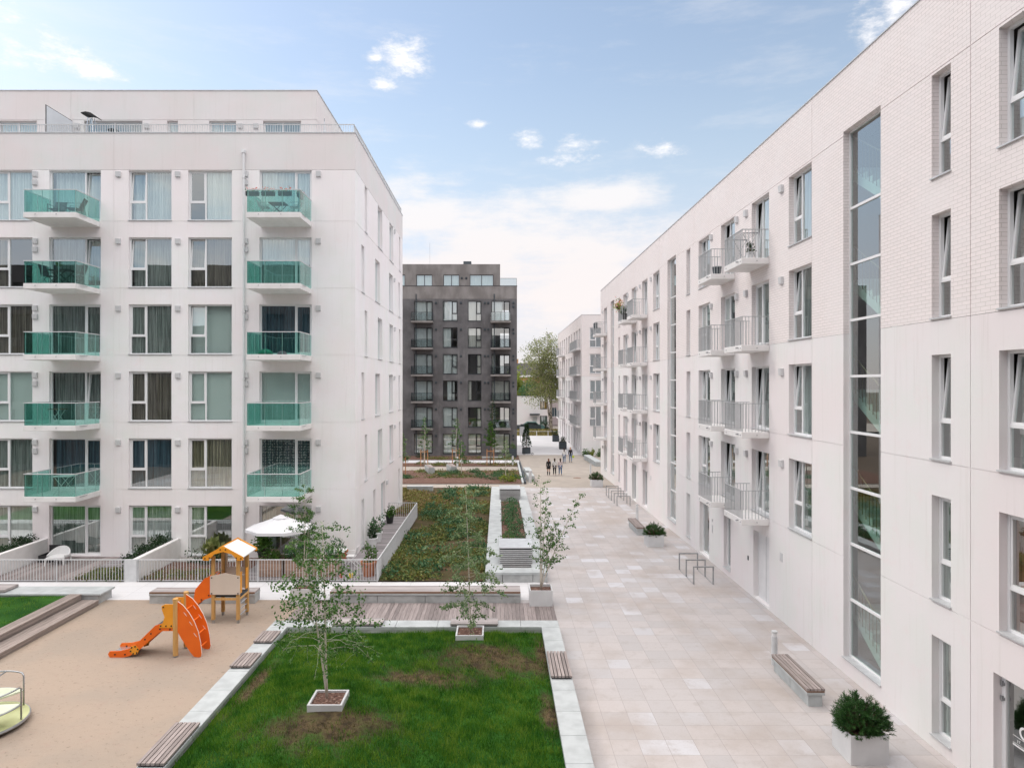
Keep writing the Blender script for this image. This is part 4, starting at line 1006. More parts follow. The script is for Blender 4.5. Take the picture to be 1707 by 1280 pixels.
planter_box('white planter box on the pale path behind the near birch', (-7.7, 24.6, 0), .84, .84, .62, M['planter'], .1, group='white tree planters')
tree('birch_tree', 'leafy birch in the white box on the path in front of the parasol', (-7.28, 25.0, .52), [(.0,0,1.0), (.05,.04,.75)], 3.9, 28, .9, 5200, .07, start=.22, r0=.026, up=.45, seed=31, sag=.25, group='birches of the courtyard')
# planters along the right block
dwarfs = [((7.58,14.32,0), .82, .63, .46, .54, 460, 'nearest white planter box at the lower right, beside the bench', 'round dwarf pine in the nearest planter at the lower right'),
          ((7.54,33.7,gz(34)), .84, .60, .46, .42, 240, 'white planter box standing before a bench, beyond the near bike stand', 'round dwarf pine in the planter beyond the near bike stand'),
          ((7.68,54.95,gz(55)), .95, .62, .5, .5, 200, 'white planter box beyond the far bike stand', 'round dwarf pine in the planter beyond the far bike stand')]
for i, (loc, w, h, rx, rz_, n, l1, l2) in enumerate(dwarfs):
    planter_box(l1, loc, w, w, h, M['planter'], .06, group='white planters along the right block')
    dwarf_pine(l2, (loc[0]+w/2, loc[1]+w/2, loc[2]+h-.1), rx, rz_, n, 'dwarf pines in planters', 40+i, .075)
for i, (x, y, lab) in enumerate(((8.05, 87.9, 'nearer dark grey planter by the second white block'), (8.1, 99.5, 'farther dark grey planter by the second white block'))):
    planter_box(lab, (x, y, gz(y)), .95, .95, .95, M['dark_grey'], .06, group='dark planters')
    bush('shrub', 'low green shrub in the '+lab.split(' by')[0], (x+.47, y+.47, gz(y)+.9), .55, .55, .65, 420, .11, 'hedge_leaf', 'shrubs in dark planters', seed=60+i)
# hedges on the garden walls, shrubs in the trough
for i, (x0, lab) in enumerate(((-16.1, 'dark green hedge along the garden wall in the middle'), (-22.3, 'dark green hedge along the garden wall at the left edge'))):
    t = thing('hedge', lab, 'hedge', (x0, 27.8, 0), 0, 'garden hedges'); r = np.random.default_rng(i); n = 2600
    Y = r.uniform(.3,3.5,n); top = .78+.11*Y+.12*np.sin(Y*5+i)+.08*np.sin(Y*13); Pz = top*r.uniform(.05,1,n)**.45
    Pp = np.stack([r.normal(.42,.17,n), Y, Pz],1); link('foliage', leaf_mesh('foliage', Pp, .09, M['hedge_leaf'], -.6), t)
    m = MB()
    for k in range(8): m.tube([(.4,.4+k*.42,0),(.42,.42+k*.42,.8)], .012, 5)
    m.build('stem', M['bark_brown'], t)
for i in range(11):
    y = 31.6+i*1.3; bush('shrub', f'{["leafy","dense","spreading"][i%3]} green shrub in the stone trough, number {i+1} from the near vent' if 0 else '', (.78, y, gz(y)+.12), .62, .8, .62+.1*math.sin(i*2), 560, .085, 'shrub' if i > 1 else 'green_leaf', 'shrubs in the stone trough', seed=80+i)['label'] = 'one of a row of leafy green shrubs in the stone trough between the two vents'

# ------------------------------------------------------------------ mulch beds before the charcoal block
sheet('flower_bed', -16, 2.0, 56.95, 66.2, .05, M['bark']); sheet('path', -16, 2.0, 66.25, 69.4, .02, M['band']); sheet('flower_bed', -16, 2.0, 69.45, 72.4, .05, M['bark'])
sheet('path', -16, 2.35, 72.45, 75.2, .02, M['far_pave']); sheet('flower_bed', -16, 2.35, 75.25, 79.3, .06, M['bark'])
kk = thing('kerb', 'white kerb with dark steel edge along the bark beds', 'kerb', (2.0, 56.9, gz(57)))
MB().box(0,.18,0,15.5,-.1,.16).build('slab', M['kerb'], kk); MB().box(.24,.36,0,15.5,-.1,.22).build('edge', M['dark_grey'], kk)
pts = []
for _ in range(620):
    x = random.uniform(-9,1.8); y = random.choice([random.uniform(60.5,66), random.uniform(60.5,66), random.uniform(69.6,72.2), random.uniform(75.4,77.5)])
    if math.sin(x*.9)+math.sin(y*1.1+x)+random.gauss(0,.5) > -.1: pts.append((x,y,gz(y)+.05))
tag(link('ground_cover', tufts('ground_cover', pts, M['sed_leaf'], 20, .07, .22, .1)), kind='stuff')
for i, (px, y, s) in enumerate(((741,62.0,.62),(803,61.2,.6),(820,59.8,.6),(832,62.3,.62),(862,60.4,.55),(677,60.5,.5),(790,64.5,.5),(757,63.5,.45))):
    x = (px-831)*y/1110; bush('juniper', 'low spreading juniper mound in the bark bed', (x, y, gz(y)+.04), s*1.5, s, s*.7, 420, .12, 'shrub', 'low junipers in the bark bed', seed=100+i)
bush('shrub', 'bright yellow green fern at the front corner of the bark bed', (.95, 58.3, gz(58)+.04), .9, .5, .55, 420, .15, 'yellow_leaf', seed=121, upright=True)
bush('shrub', 'dark round shrub against the charcoal block at the left', (-8.8, 77.5, gz(77)+.05), .7, .6, .75, 500, .12, 'hedge_leaf', seed=122)
M['stake'] = pm('orange_stake', (.52,.27,.12), (.42,.21,.10), 5, .7)
yt = [('young birch with two orange stakes, leftmost before the charcoal block', 707.5, 69.9, 5.1, 24, 1.0, 900, 'birch_leaf', True, .35, .06),
      ('young birch between the second window column and a post', 760, 71.0, 5.0, 24, .95, 760, 'birch_leaf', True, .4, .05),
      ('low bushy birch behind the two wedge benches', 769, 62.9, 3.3, 22, .85, 800, 'birch_leaf', False, .3, .04),
      ('dense green young maple with orange stakes before the charcoal block', 817.5, 70.4, 4.6, 34, .95, 2300, 'green_leaf', True, .42, .06),
      ('tall dark young tree close to the charcoal block behind the maple', 820, 75.0, 6.8, 26, .9, 900, 'hedge_leaf', False, .45, .05),
      ('thin small birch at the right front of the bark bed', 843, 59.5, 3.6, 20, .8, 480, 'birch_leaf_lite', False, .45, .04),
      ('light green young tree half hidden behind the left block', 670, 63.0, 4.0, 30, .95, 1700, 'birch_leaf_lite', True, .3, .05)]
for i, (lab, px, y, H, nb, bl, nl, lf, stk, st, r0) in enumerate(yt):
    x = (px-831)*y/1110; t = tree('young_tree', lab, (x, y, gz(y)+.03), [(.01,0,1.0)], H, nb, bl, nl, .14, lf, 'birch_bark' if 'birch' in lab else 'bark_brown', start=st, r0=r0, up=.55, seed=200+i, group='young trees before the charcoal block', top_taper=.25)
    if stk:
        s = thing('tree_stakes', {0:'orange stakes round the leftmost young birch before the charcoal block',1:'orange stakes round the young birch near the pale post light',3:'orange stakes round the dense green maple',6:'orange stakes round the light green tree half hidden at the left'}[i], 'stakes', (x, y, gz(y)), 0, 'tree stakes')
        for dx, dy in ((-.36,-.2),(.36,-.15),(.0,.4)): MB().tube([(dx,dy,0),(dx,dy,1.75)], .045, 8).build('stake', M['stake'], s)
        MB().box(-.36,.36,-.2,-.16,1.5,1.58).build('crossbar', M['stake'], s)
def wedge_bench(label, px, y, w, L, h, rz, wood=True, group=None):
    x = (px-831)*y/1110; t = thing('bench', label, 'bench', (x, y, gz(y)), rz, group)
    MB().box(0,w,0,L,0,h).build('base', M['kerb'], t, bevel=.02)
    if wood: slat_seat(L-.1, w-.1, .05, 4).build('seat', M['slat'], t, (.05,.05,h+.002))
wedge_bench('white block bench with slatted top in the bark bed, left one', 714, 63.4, .62, 2.6, .62, R(14)); wedge_bench('white block bench with slatted top in the bark bed, right one', 751, 64.2, .62, 2.4, .62, R(14))
wedge_bench('white block bench beside the dark steel edge of the bark bed', 876.5, 62.5, .6, 2.6, .5, R(3), False); wedge_bench('shorter white block bench at the front of the steel edge', 880, 58.5, .6, 2.2, .5, R(3), False)
wedge_bench('long white block bench beyond the corner of the long white block', 993, 69.5, .75, 7.0, .5, R(3), False); wedge_bench('small white block seat in front of the second white block', 973, 79.2, .8, .9, .55, 0, False)
wedge_bench('low pale stone block at the back left of the sedum bed', 678, 52.6, 2.05, .5, .42, 0, False)
stone_bench('bench', 'low white bench before the charcoal block wall', -1.9, .55, 76.2, 76.7, .35, False)
for i, x in enumerate((-6.6,)): pass
for i in range(4): bush('shrub', 'leafy yellow green shrub behind the long white block bench', (10.4+i*.75, 79.0, gz(79)), .45, .4, .8, 300, .14, 'yellow_leaf' if i % 2 else 'green_leaf', 'shrubs behind the white bench', seed=140+i)
def bollard(label, x, y, h=1.0, r=.085, light=True):
    t = thing('bollard_light', label, 'bollard', (x, y, gz(y)), 0, 'grey bollard lights')
    MB().lathe([(r,0),(r,h-.16)],16).build('post', M['steel_lite'], t, smooth=False); MB().lathe([(r*.86,h-.16),(r*.86,h-.06)],16).build('lens', M['white'], t)
    MB().lathe([(r,h-.06),(r,h-.01),(r*.9,h)],16).build('cap', M['zinc'], t)
bollard('grey bollard light behind the slatted bench at the lower right', 8.06, 19.45); bollard('grey bollard light behind the bench beyond the near bike stand', 8.45, 40.6)
bollard('grey bollard light beside the planter beyond the far bike stand', 8.85, 64.0, 1.0); bollard('pale square post light at the front end of the bark bed kerb', 2.75, 57.8, 1.05, .13)
bollard('pale post light in the bark bed by the second path', (792/8.13+665-831)*69.3/1110, 69.3, 1.05, .1); bollard('pale post light at the corner of the charcoal block', (1542/8.13+665-831)*70.5/1110, 70.5, 1.0, .1)
def plaza_bench(label, x0, y0, L, w=.46):
    t = thing('bench', label, 'bench', (x0, y0, gz(y0)), 0, 'slatted stone benches along the right block')
    b = MB(); b.box(.05,w-.05,.04,L/2-.005,0,.30).box(.05,w-.05,L/2+.005,L-.04,0,.30); b.build('base', M['kerb'], t, bevel=.006)
    MB().box(0,w,0,L,.301,.37).build('slab', M['kerb'], t, bevel=.005); MB().box(.01,w-.01,.0,L-.0,.372,.41).build('frame', M['brownwood'], t)
    slat_seat(L, w, .055, 5).build('seat', M['slat'], t, (0,0,.412))
plaza_bench('slatted stone bench at the lower right, behind the nearest planter', 7.83, 16.9, 2.2); plaza_bench('slatted stone bench behind the planter beyond the near bike stand', 7.55, 36.4, 2.5)
def bike_rack(label, x0, y0, n, dy, w=.85, h=.74):
    t = thing('bike_rack', label, 'bike rack', (x0, y0, gz(y0+n*dy/2)), 0, 'grey hoop bike racks')
    for i in range(n):
        y = i*dy; e = .05; MB().box(0,e,y,y+e,.012,h).box(w-e,w,y,y+e,.012,h).box(e,w-e,y+.001,y+e-.001,h-e,h).build('hoop', M['steel'], t)
    MB().box(.005,e-.005,-.05,(n-1)*dy+.1,0,.011).box(w-e+.005,w-.005,-.05,(n-1)*dy+.1,0,.011).build('base_rail', M['steel'], t)
bike_rack('grey bike stand of three square hoops beside the entrance door', 7.97, 27.25, 3, 1.08); bike_rack('grey bike stand of five square hoops farther along the white block', 8.15, 45.9, 5, 1.15, .95)
tag(MB().lathe([(.36,gz(61)+.005),(.36,gz(61)+.012)],20,(7.2,61)).build('manhole_cover', M['brownwood']), 'round rusty manhole cover in the plaza beyond the far bike stand', 'manhole cover')

# ------------------------------------------------------------------ playground
M['orange'] = pm('orange_panel', (.86,.165,.012), (.80,.14,.010), 1.5, .45); M['amber'] = pm('amber_panel', (.86,.36,.03), (.80,.32,.025), 1.5, .45)
M['cream'] = pm('cream_panel', (.66,.58,.50), (.62,.545,.47), 1.5, .5); M['rim'] = pm('white_edge', (.78,.66,.60), None, rough=.5); M['steel_bright'] = pm('polished_steel', (.62,.64,.66), None, rough=.25, metal=.85)
M['roofw'] = pm('pale_roof', (.70,.72,.72), (.66,.68,.68), 2, .5)
def bolts(pts, ax='y', r=.022):
    m = MB()
    for (x,y,z) in pts: d = Vector((0,-.018,0)) if ax == 'y' else Vector((.018,0,0)); m.tube([(x,y,z),(x+d.x,y+d.y,z)], r, 8)
    return m
tw = thing('play_tower', 'timber play tower with white gable roof and orange slide', 'play tower', (-9.84, 22.8, 0))
tw_w, tw_d = .96, .92
for x in (0, tw_w-.11):
    for y in (0, tw_d-.11):
        p = MB().box(x, x+.11, y, y+.11, .12, 2.30).build('post', M['timber'], tw, bevel=.012); MB().box(x+.02, x+.09, y+.02, y+.09, 0, .119).build('foot', M['steel'], p)
MB().box(.0,tw_w,.12,.8,.88,.93).build('platform', M['dark_grey'], tw)
MB().box(.115,tw_w-.115,.0,.04,.80,.875).box(.0,.04,.115,tw_d-.115,.80,.875).box(tw_w-.04,tw_w,.115,tw_d-.115,.80,.875).box(.115,tw_w-.115,tw_d-.04,tw_d,.80,.875).build('beam', M['timber'], tw)
gab = [(-.03,1.0),(tw_w+.03,1.0),(tw_w+.03,1.63),(tw_w/2,1.74),(-.03,1.63)]
fpn = MB().prism(gab, .022, 'y', -.024).build('front_panel', M['cream'], tw)
bolts([(.03,-.025,1.04),(tw_w-.03,-.025,1.04),(.03,-.025,1.58),(tw_w-.03,-.025,1.58)]).build('bolt', M['black'], fpn)
MB().prism([(.1,.96),(.86,.96),(.86,2.2),(.78,2.2),(.78,1.7),(.2,1.7),(.2,2.2),(.1,2.2)], .02, 'y', tw_d-.03).build('back_panel', M['cream'], tw)
for s in (.112, tw_d-.27): MB().box(tw_w-.03, tw_w-.005, s, s+.16, 1.0, 1.72).build('side_panel', M['amber'], tw)
MB().tube([(tw_w-.05,.05,1.55),(tw_w-.05,.87,1.55)], .018, 8).tube([(.05,.05,1.62),(.05,.87,1.62)], .018, 8).build('handrail', M['steel_bright'], tw)
ld = MB()
for k in range(3): ld.tube([(tw_w-.04,.05,.24+.2*k),(tw_w-.04,.87,.24+.2*k)], .018, 8)
ld.build('ladder_rung', M['steel_bright'], tw)
for y0, y1 in ((-.16, 1.10),):
    pk = Vector((tw_w/2, 0, 2.62)); ea = .66; th = .025
    for sgn, nm in ((-1,'roof_panel'), (1,'roof_panel')):
        e = tw_w/2+sgn*ea; zz = 2.28
        m = MB(); n = [(tw_w/2, y0, 2.62), (e, y0, zz), (e, y1, zz), (tw_w/2, y1, 2.62)]
        m.v = n+[(a,b,c+th) for a,b,c in n]; m.f = [(0,1,2,3),(7,6,5,4),(0,4,5,1),(1,5,6,2),(2,6,7,3),(3,7,4,0)]
        m.build(nm, M['roofw'], tw)
    for y in (y0-.025, y1+.003):
        g = MB().prism([(tw_w/2-ea-.03,2.22),(tw_w/2-ea+.16,2.20),(tw_w/2-.3,2.42),(tw_w/2,2.50),(tw_w/2+.3,2.42),(tw_w/2+ea-.16,2.20),(tw_w/2+ea+.03,2.22),(tw_w/2+ea+.03,2.33),(tw_w/2,2.70),(tw_w/2-ea-.03,2.33)], .022, 'y', y).build('gable', M['amber'], tw)
        bolts([(tw_w/2-ea+.05,y-.001,2.28),(tw_w/2-ea+.2,y-.001,2.3),(tw_w/2-.09,y-.001,2.58),(tw_w/2+.09,y-.001,2.58),(tw_w/2+ea-.2,y-.001,2.3),(tw_w/2+ea-.05,y-.001,2.28)]).build('bolt', M['black'], g)
def slide_side(y, hi, off, nm='slide_side'):
    return None
sl = [(-.02,.92),(-.4,.80),(-.85,.36),(-1.05,.20),(-1.3,.13)]
for y in (.16, .70):
    top = [(x, z+(.20 if i else .78)) for i, (x, z) in enumerate(sl)]; top.insert(1, (-.25, 1.52)); top.insert(2, (-.62,1.18)); top[3] = (-.68,.86) if True else top[3]
    m = MB().prism(list(reversed([(x, z-.06) for x, z in sl]))+[(.0,1.62),(-.30,1.50),(-.62,1.12),(-.70,.62),(-.95,.40),(-1.3,.30)], .03, 'y', y)
    s = m.build('slide_side', M['orange'], tw); bolts([(-.15,y-.001,.92),(-.4,y-.001,.78),(-.62,y-.001,.6)]).build('bolt', M['black'], s)
m = MB()
for (a, b), (c, d) in zip(sl, sl[1:]): m.quad((a,.19,b+.02),(c,.19,d+.02),(c,.70,d+.02),(a,.70,b+.02))
m.build('slide_chute', M['steel_bright'], tw)

cl = thing('climbing_slide', 'orange climbing arch with low slide and two timber posts', 'slide', (-9.70, 20.0, 0))
for y in (-.06, .62):
    p = MB().tube([(0,y+.06,.06),(0,y+.06,1.76)], .075, 14).build('post', M['timber'], cl); MB().tube([(0,y+.06,0),(0,y+.06,.0595)], .06, 12).build('foot', M['steel'], p)
arc = [(.03,1.70),(.22,1.57),(.40,1.35),(.56,1.08),(.68,.78),(.75,.46),(.79,.12),(.77,.03),(.70,.0),(.56,.03),(.45,.16),(.30,.38),(.13,.66),(.06,.80)]
for y in (-.02, .60):
    holes = [(.30,1.30),(.47,1.02),(.60,.68)]
    a = MB().prism(arc, .03, 'y', y).build('climbing_panel', M['orange'], cl)
    # bright bevelled edge and the grip holes
    e = MB().tube([(x, y+.015, z) for x, z in arc[:9]], .013, 6); e.build('panel_edge', M['rim'], a)
    for (x, z) in holes:
        hh = MB()
        q = Vector((.09,0,-.13)).normalized()
        for s in (-1, 1):
            pts = []
        for k in range(2):
            yy = y-.003 if k == 0 else y+.0305
            pts = [(x+q.x*.075*math.cos(w)-q.z*.03*math.sin(w)*-1, z+q.z*.075*math.cos(w)+q.x*.03*math.sin(w)) for w in [2*math.pi*i/14 for i in range(14)]]
            hh.prism(pts, .0025, 'y', yy)
        hh.build('grip_hole', M['rim'], a)
for k in range(4):
    x, z = [(.28,1.42),(.5,1.08),(.66,.7),(.72,.3)][k]; MB().tube([(x-.06,.01,z-.06),(x-.06,.60,z-.06)], .02, 8).build('climbing_rung', M['orange'], cl)
MB().box(-.60,.0,.03,.60,.90,.94).build('platform', M['dark_grey'], cl)
for y in (-.05, .62):
    wv = [(-.01,.90),(-.01,1.60),(-.30,1.60),(-.40,1.55),(-.38,1.42),(-.31,1.22),(-.36,1.05),(-.46,.98),(-.47,.90)]
    g = MB().prism(wv, .025, 'y', y).build('guard_panel', M['amber'], cl); bolts([(-.10,y-.001,.96),(-.26,y-.001,.96),(-.42,y-.001,.96),(-.34,y-.001,1.52)]).build('bolt', M['black'], g)
MB().tube([(-.15,-.02,1.5),(-.15,.64,1.5)], .018, 8).build('handrail', M['steel_bright'], cl)
K = lambda P: [(x if x > -.6 else -.6+(x+.6)*.85, z) for x, z in P]
lower = [(0,.80),(-.36,.80),(-.50,.74),(-1.20,.20),(-1.5,.05),(-1.75,.0),(-2.18,.0)]
upper = [(-2.24,.05),(-2.26,.12),(-2.20,.19),(-1.85,.20),(-1.55,.26),(-1.3,.38),(-.60,.96),(-.4,1.02),(0,.90)]
for y in (-.03, .60):
    s = MB().prism(K(lower+upper), .028, 'y', y).build('slide_side', M['orange'], cl)
    hx = [(-1.22+.15*math.cos(w), .23+.15*math.sin(w)) for w in [R(60*i+15) for i in range(6)]]
    pl = MB().prism(hx, .008, 'y', y-.0095).build('joint_plate', M['amber'], s)
    bolts([(x*.999, y-.0098, z) for x, z in [(-1.22+.11*math.cos(w), .23+.11*math.sin(w)) for w in [R(60*i+15) for i in range(6)]]]).build('bolt', M['black'], pl)
    bolts([(-1.8,y-.001,.1),(-1.5,y-.001,.1),(-.9,y-.001,.55),(-.72,y-.001,.72),(-.45,y-.001,.86),(-.15,y-.001,.85)]).build('bolt', M['black'], s)
m = MB(); ch = [(-.0,.89),(-.42,.88),(-.6,.80),(-1.25,.27),(-1.55,.13),(-1.8,.09),(-2.2,.09)]
ch = K(ch)
for (a, b), (c, d) in zip(ch, ch[1:]): m.quad((a,.0,b),(c,.0,d),(c,.60,d),(a,.60,b))
m.build('slide_chute', M['steel_bright'], cl)

mg = thing('merry_go_round', 'pale green merry go round with steel rails at the left edge', 'merry-go-round', (-12.40, 15.88, 0))
M['mint'] = pm('pale_green_deck', (.52,.54,.30), (.45,.47,.24), 1.2, .6); M['mint2'] = pm('pale_seat', (.62,.66,.52), (.56,.60,.46), 1.5, .55)
MB().lathe([(.35,.0),(.35,.10)],20).build('base', M['dark_grey'], mg); MB().lathe([(1.0,.115),(1.0,.165)],48).build('platform', M['mint'], mg)
MB().lathe([(1.02,.10),(1.035,.13),(1.02,.163)],48).build('rim', M['steel'], mg)
def arc_pts(r, a0, a1, z, n=14): return [(r*math.cos(R(a0+(a1-a0)*i/n)), r*math.sin(R(a0+(a1-a0)*i/n)), z) for i in range(n+1)]
for k, a in enumerate((-62, 58, 178)):
    A, B = a, a+68
    s = MB(); o = arc_pts(.93, A, B, 0, 12); i_ = arc_pts(.42, A, B, 0, 12)
    s.prism([(x,y) for x,y,_ in o]+[(x,y) for x,y,_ in reversed(i_)], .04, 'z', .50); s.build('seat', M['mint2'], mg)
    rr = MB(); pa, pb = arc_pts(.95,A,B,.95,14), arc_pts(.95,A,B,.52,14)
    rr.tube([(pa[0][0],pa[0][1],.17),(pa[0][0],pa[0][1],.9)]+pa[1:-1]+[(pa[-1][0],pa[-1][1],.9),(pa[-1][0],pa[-1][1],.17)], .021, 8).tube(pb, .02, 8)
    c0 = R((A+B)/2); rr.tube([(.45*math.cos(c0),.45*math.sin(c0),.17),(.45*math.cos(c0),.45*math.sin(c0),.88),(.5*math.cos(c0),.5*math.sin(c0),.93),(.94*math.cos(c0),.94*math.sin(c0),.95)], .02, 8)
    rr.build('handrail', M['steel'], mg, smooth=True)
MB().tube([(0,0,.165),(0,0,.75)], .03, 10).build('column', M['steel'], mg); MB().lathe([(.0,.74),(.2,.75),(.2,.79),(.0,.80)],24).build('hand_wheel', M['amber'], mg)
# ------------------------------------------------------------------ garden things of the left block
M['terracotta'] = pm('terracotta', (.42,.17,.085), (.34,.13,.07), 4, .8); M['canvas'] = pm('white_canvas', (.68,.68,.70), (.64,.64,.66), 2, .9, .1, 30)
M['red'] = pm('red_plastic', (.62,.04,.02), None, rough=.4); M['yellow'] = pm('yellow_plastic', (.75,.52,.03), None, rough=.4); M['plastic'] = pm('white_plastic', (.72,.72,.72), None, rough=.35)
M['pot_black'] = pm('black_pot', (.025,.025,.027), None, rough=.5); M['sun_bleached'] = woodmat('bleached_wood', (.52,.43,.34), (.40,.32,.25), 0)
ps = thing('parasol', 'white square garden parasol open on the terrace under the balcony', 'parasol', (-9.55, 29.2, .08))
m = MB(); N = 8; rim = [(1.48*math.cos(R(22.5+45*i)), 1.40*math.sin(R(22.5+45*i)), 1.86) for i in range(N)]; cr = (0,0,2.38)
for i in range(N):
    a, b = rim[i], rim[(i+1)%N]; L = 6; prev = None
    for k in range(L):
        f0, f1 = k/L, (k+1)/L
        def pt(f, q): sagz = -.02*math.sin(math.pi*f); return (q[0]*f, q[1]*f, cr[2]+(q[2]-cr[2])*f+sagz)
        m.quad(pt(f0,a), pt(f1,a), pt(f1,b), pt(f0,b))
    m.quad(a, (a[0],a[1],a[2]-.12), (b[0],b[1],b[2]-.12), b)
m.build('canopy', M['canvas'], ps); MB().tube([(0,0,.05),(0,0,2.37)], .025, 10).build('pole', M['steel'], ps); MB().lathe([(.28,0),(.28,.05),(.06,.10),(.04,.3)],20).build('base', M['dark_grey'], ps)
r = MB()
for i in range(N): r.tube([(0,0,2.32),(rim[i][0]*.98,rim[i][1]*.98,rim[i][2]-.02)], .012, 5)
r.build('rib', M['steel'], ps); MB().lathe([(.36,2.262),(.02,2.405)],8).build('vent_cap', M['canvas'], ps)
# white tub chair and the black box beside it
tc = thing('tub_chair', 'white plastic tub chair on the grey garden deck', 'chair', (-19.95, 30.2, .072), R(8))
sh = MB(); seg = 18; ring = []
for i in range(seg+1):
    a = R(-35+250*i/seg); hh = .42+.30*max(0, math.sin(a))**1.2
    ring.append((.46*math.cos(a), .42*math.sin(a), hh))
for (x0,y0,h0), (x1,y1,h1) in zip(ring, ring[1:]):
    sh.quad((x0,y0,.30),(x1,y1,.30),(x1,y1,h1),(x0,y0,h0)); sh.quad((x0*.9,y0*.9,.32),(x1*.9,y1*.9,.32),(x1*.9,y1*.9,h1),(x0*.9,y0*.9,h0)); sh.quad((x0,y0,h0),(x1,y1,h1),(x1*.9,y1*.9,h1),(x0*.9,y0*.9,h0))
sh.build('shell', M['plastic'], tc, smooth=False)
MB().prism([(x,y) for x,y,_ in ring]+[(-.34,-.44),(.34,-.44)], .05, 'z', .30).build('seat', M['plastic'], tc)
for x, y in ((-.36,-.36),(.36,-.36),(-.33,.33),(.33,.33)): MB().tube([(x,y,.31),(x*1.08,y*1.08,0)], [.05,.035], 8).build('leg', M['plastic'], tc)
bx = thing('storage_box', 'low black open box behind the white tub chair', 'box', (-20.95, 30.3, .072)); bb = MB(); bb.box(0,.6,0,.03,0,.32).box(0,.6,.77,.8,0,.32).box(0,.03,.03,.77,0,.32).box(.57,.6,.03,.77,0,.32).box(.03,.57,.03,.77,.01,.05); bb.build('box', M['pot_black'], bx)
MB().box(-.03,.63,.80,.83,.05,.62).build('lid', M['pot_black'], bx)
bush('shrub', 'rounded reddish green shrub at the end of the garden deck', (-16.6, 30.4, .05), .75, .35, .32, 380, .08, 'sed_leaf', seed=301)
# raised timber planters with plants
cts = [((-10.15,28.0),'leftmost, behind the fence and the play tower'), ((-9.0,28.0),'second from the left, below the parasol'), ((-7.85,28.0),'third, behind the boxed birch')]
for i, ((x, y), lab) in enumerate(cts):
    t = thing('raised_planter', 'square raised timber planter, '+lab, 'planter', (x, y, .08), 0, 'raised timber planters'); w = 1.0
    for yy in (0, .97): 
        b = MB()
        for k in range(5): b.box(0,w,yy,yy+.03,.02+k*.14,.02+k*.14+.132)
        b.build('board', M['crate'], t)
    b = MB()
    for k in range(5): b.box(0,.03,.031,.969,.02+k*.14,.152+k*.14).box(w-.03,w,.031,.969,.02+k*.14,.152+k*.14)
    b.build('board', M['crate'], t); MB().box(.031,w-.031,.031,.969,.05,.66).build('soil', M['earth'], t)
    bush('vegetable_plant', ['leafy tomato plants in the leftmost raised timber planter','dense leafy herbs in the raised timber planter below the parasol','tall leafy plants in the third raised timber planter'][i], (x+.5, y+.5, .72), .55, .5, [.45,.5,.7][i], 700, .085, ['green_leaf','shrub','shrub'][i], 'plants in the raised planters', seed=310+i)
def pot(label, x, y, z, r, h, mat, plant=None, pl=None, cat='plant pot'):
    t = thing('plant_pot', label, cat, (x,y,z)); MB().lathe([(r*.72,0),(r*.98,h*.86),(r*1.08,h*.86),(r*1.08,h),(r*.94,h),(r*.9,h*.9),(.01,h*.88)],20).build('pot', mat, t, smooth=False)
    MB().lathe([(r*.9,h*.86),(.01,h*.905)],16).build('soil', M['earth'], t)
    if plant: bush('potted_plant', pl, (x,y,z+h*.86), *plant[:3], plant[3], plant[4], plant[5], seed=int(abs(x*31+y*17)), upright=plant[6] if len(plant) > 6 else False, cat='plant')
pot('big terracotta pot in the fence corner of the terrace', -5.5, 28.25, .08, .33, .62, M['terracotta'], (.36,.36,.6,460,.085,'green_leaf'), 'leafy plant with pale flowers in the big terracotta pot by the fence corner')
pot('small terracotta pot beside the wall corner under the side windows', -7.25, 31.0, .08, .24, .40, M['terracotta'], (.18,.18,.2,160,.07,'shrub'), 'small plant in the terracotta pot by the wall corner')
pot('white pot standing nearest on the side terrace', -6.3, 33.2, .08, .26, .48, M['white'], (.26,.26,.5,300,.10,'hedge_leaf',True), 'spiky dark plant in the nearest white pot of the side terrace')
pot('white pot against the side wall behind the spiky plant', -6.25, 34.3, .08, .26, .52, M['white'], (.34,.34,.8,480,.11,'shrub'), 'tall broad leafed plant in the white pot against the side wall')
pot('black pot at the far end of the side terrace', -6.35, 38.9, .08, .24, .48, M['pot_black'], (.36,.36,.5,260,.13,'green_leaf',True), 'arching green plant in the black pot at the far end of the terrace')
pot('small red pot on the deck behind the fence', -6.62, 28.0, .08, .10, .20, M['red'], (.12,.12,.25,70,.06,'green_leaf'), 'tiny green plant in the red pot'); pot('small yellow pot on the deck behind the fence', -6.2, 27.95, .08, .09, .16, M['yellow'])
pot('black pot under the ground floor window beside the parasol', -10.9, 30.9, .08, .28, .40, M['pot_black'], (.45,.4,.8,420,.18,'green_leaf',True), 'feathery palm in the black pot beside the parasol')
bush('shrub', 'loose dark shrub in the bark garden before the drainpipe window', (-13.6, 30.4, .05), .9, .4, .45, 420, .10, 'hedge_leaf', seed=330)
bush('agave', 'grey spiky agave before the ground floor window of the bark garden', (-13.3, 31.0, .05), .4, .3, .8, 90, .42, 'big_leaf', seed=331, upright=True, cat='plant')
def folding_table(label, loc, rz, mt, w=.7, d=.6, h=.72, mtop=None, group=None):
    t = thing('folding_table', label, 'table', loc, rz, group); s = MB()
    for i in range(6): s.box(-w/2, w/2, -d/2+i*d/6+.004, -d/2+(i+1)*d/6-.004, h-.03, h)
    s.build('tabletop', mtop or mt, t)
    for y in (-d/2+.06, d/2-.06): MB().tube([(-w/2+.08,y,0),(w/2-.08,y,h-.03)], .014, 6).build('leg', mt, t); MB().tube([(w/2-.08,y+.03,0),(-w/2+.08,y+.03,h-.03)], .014, 6).build('leg', mt, t)
    return t
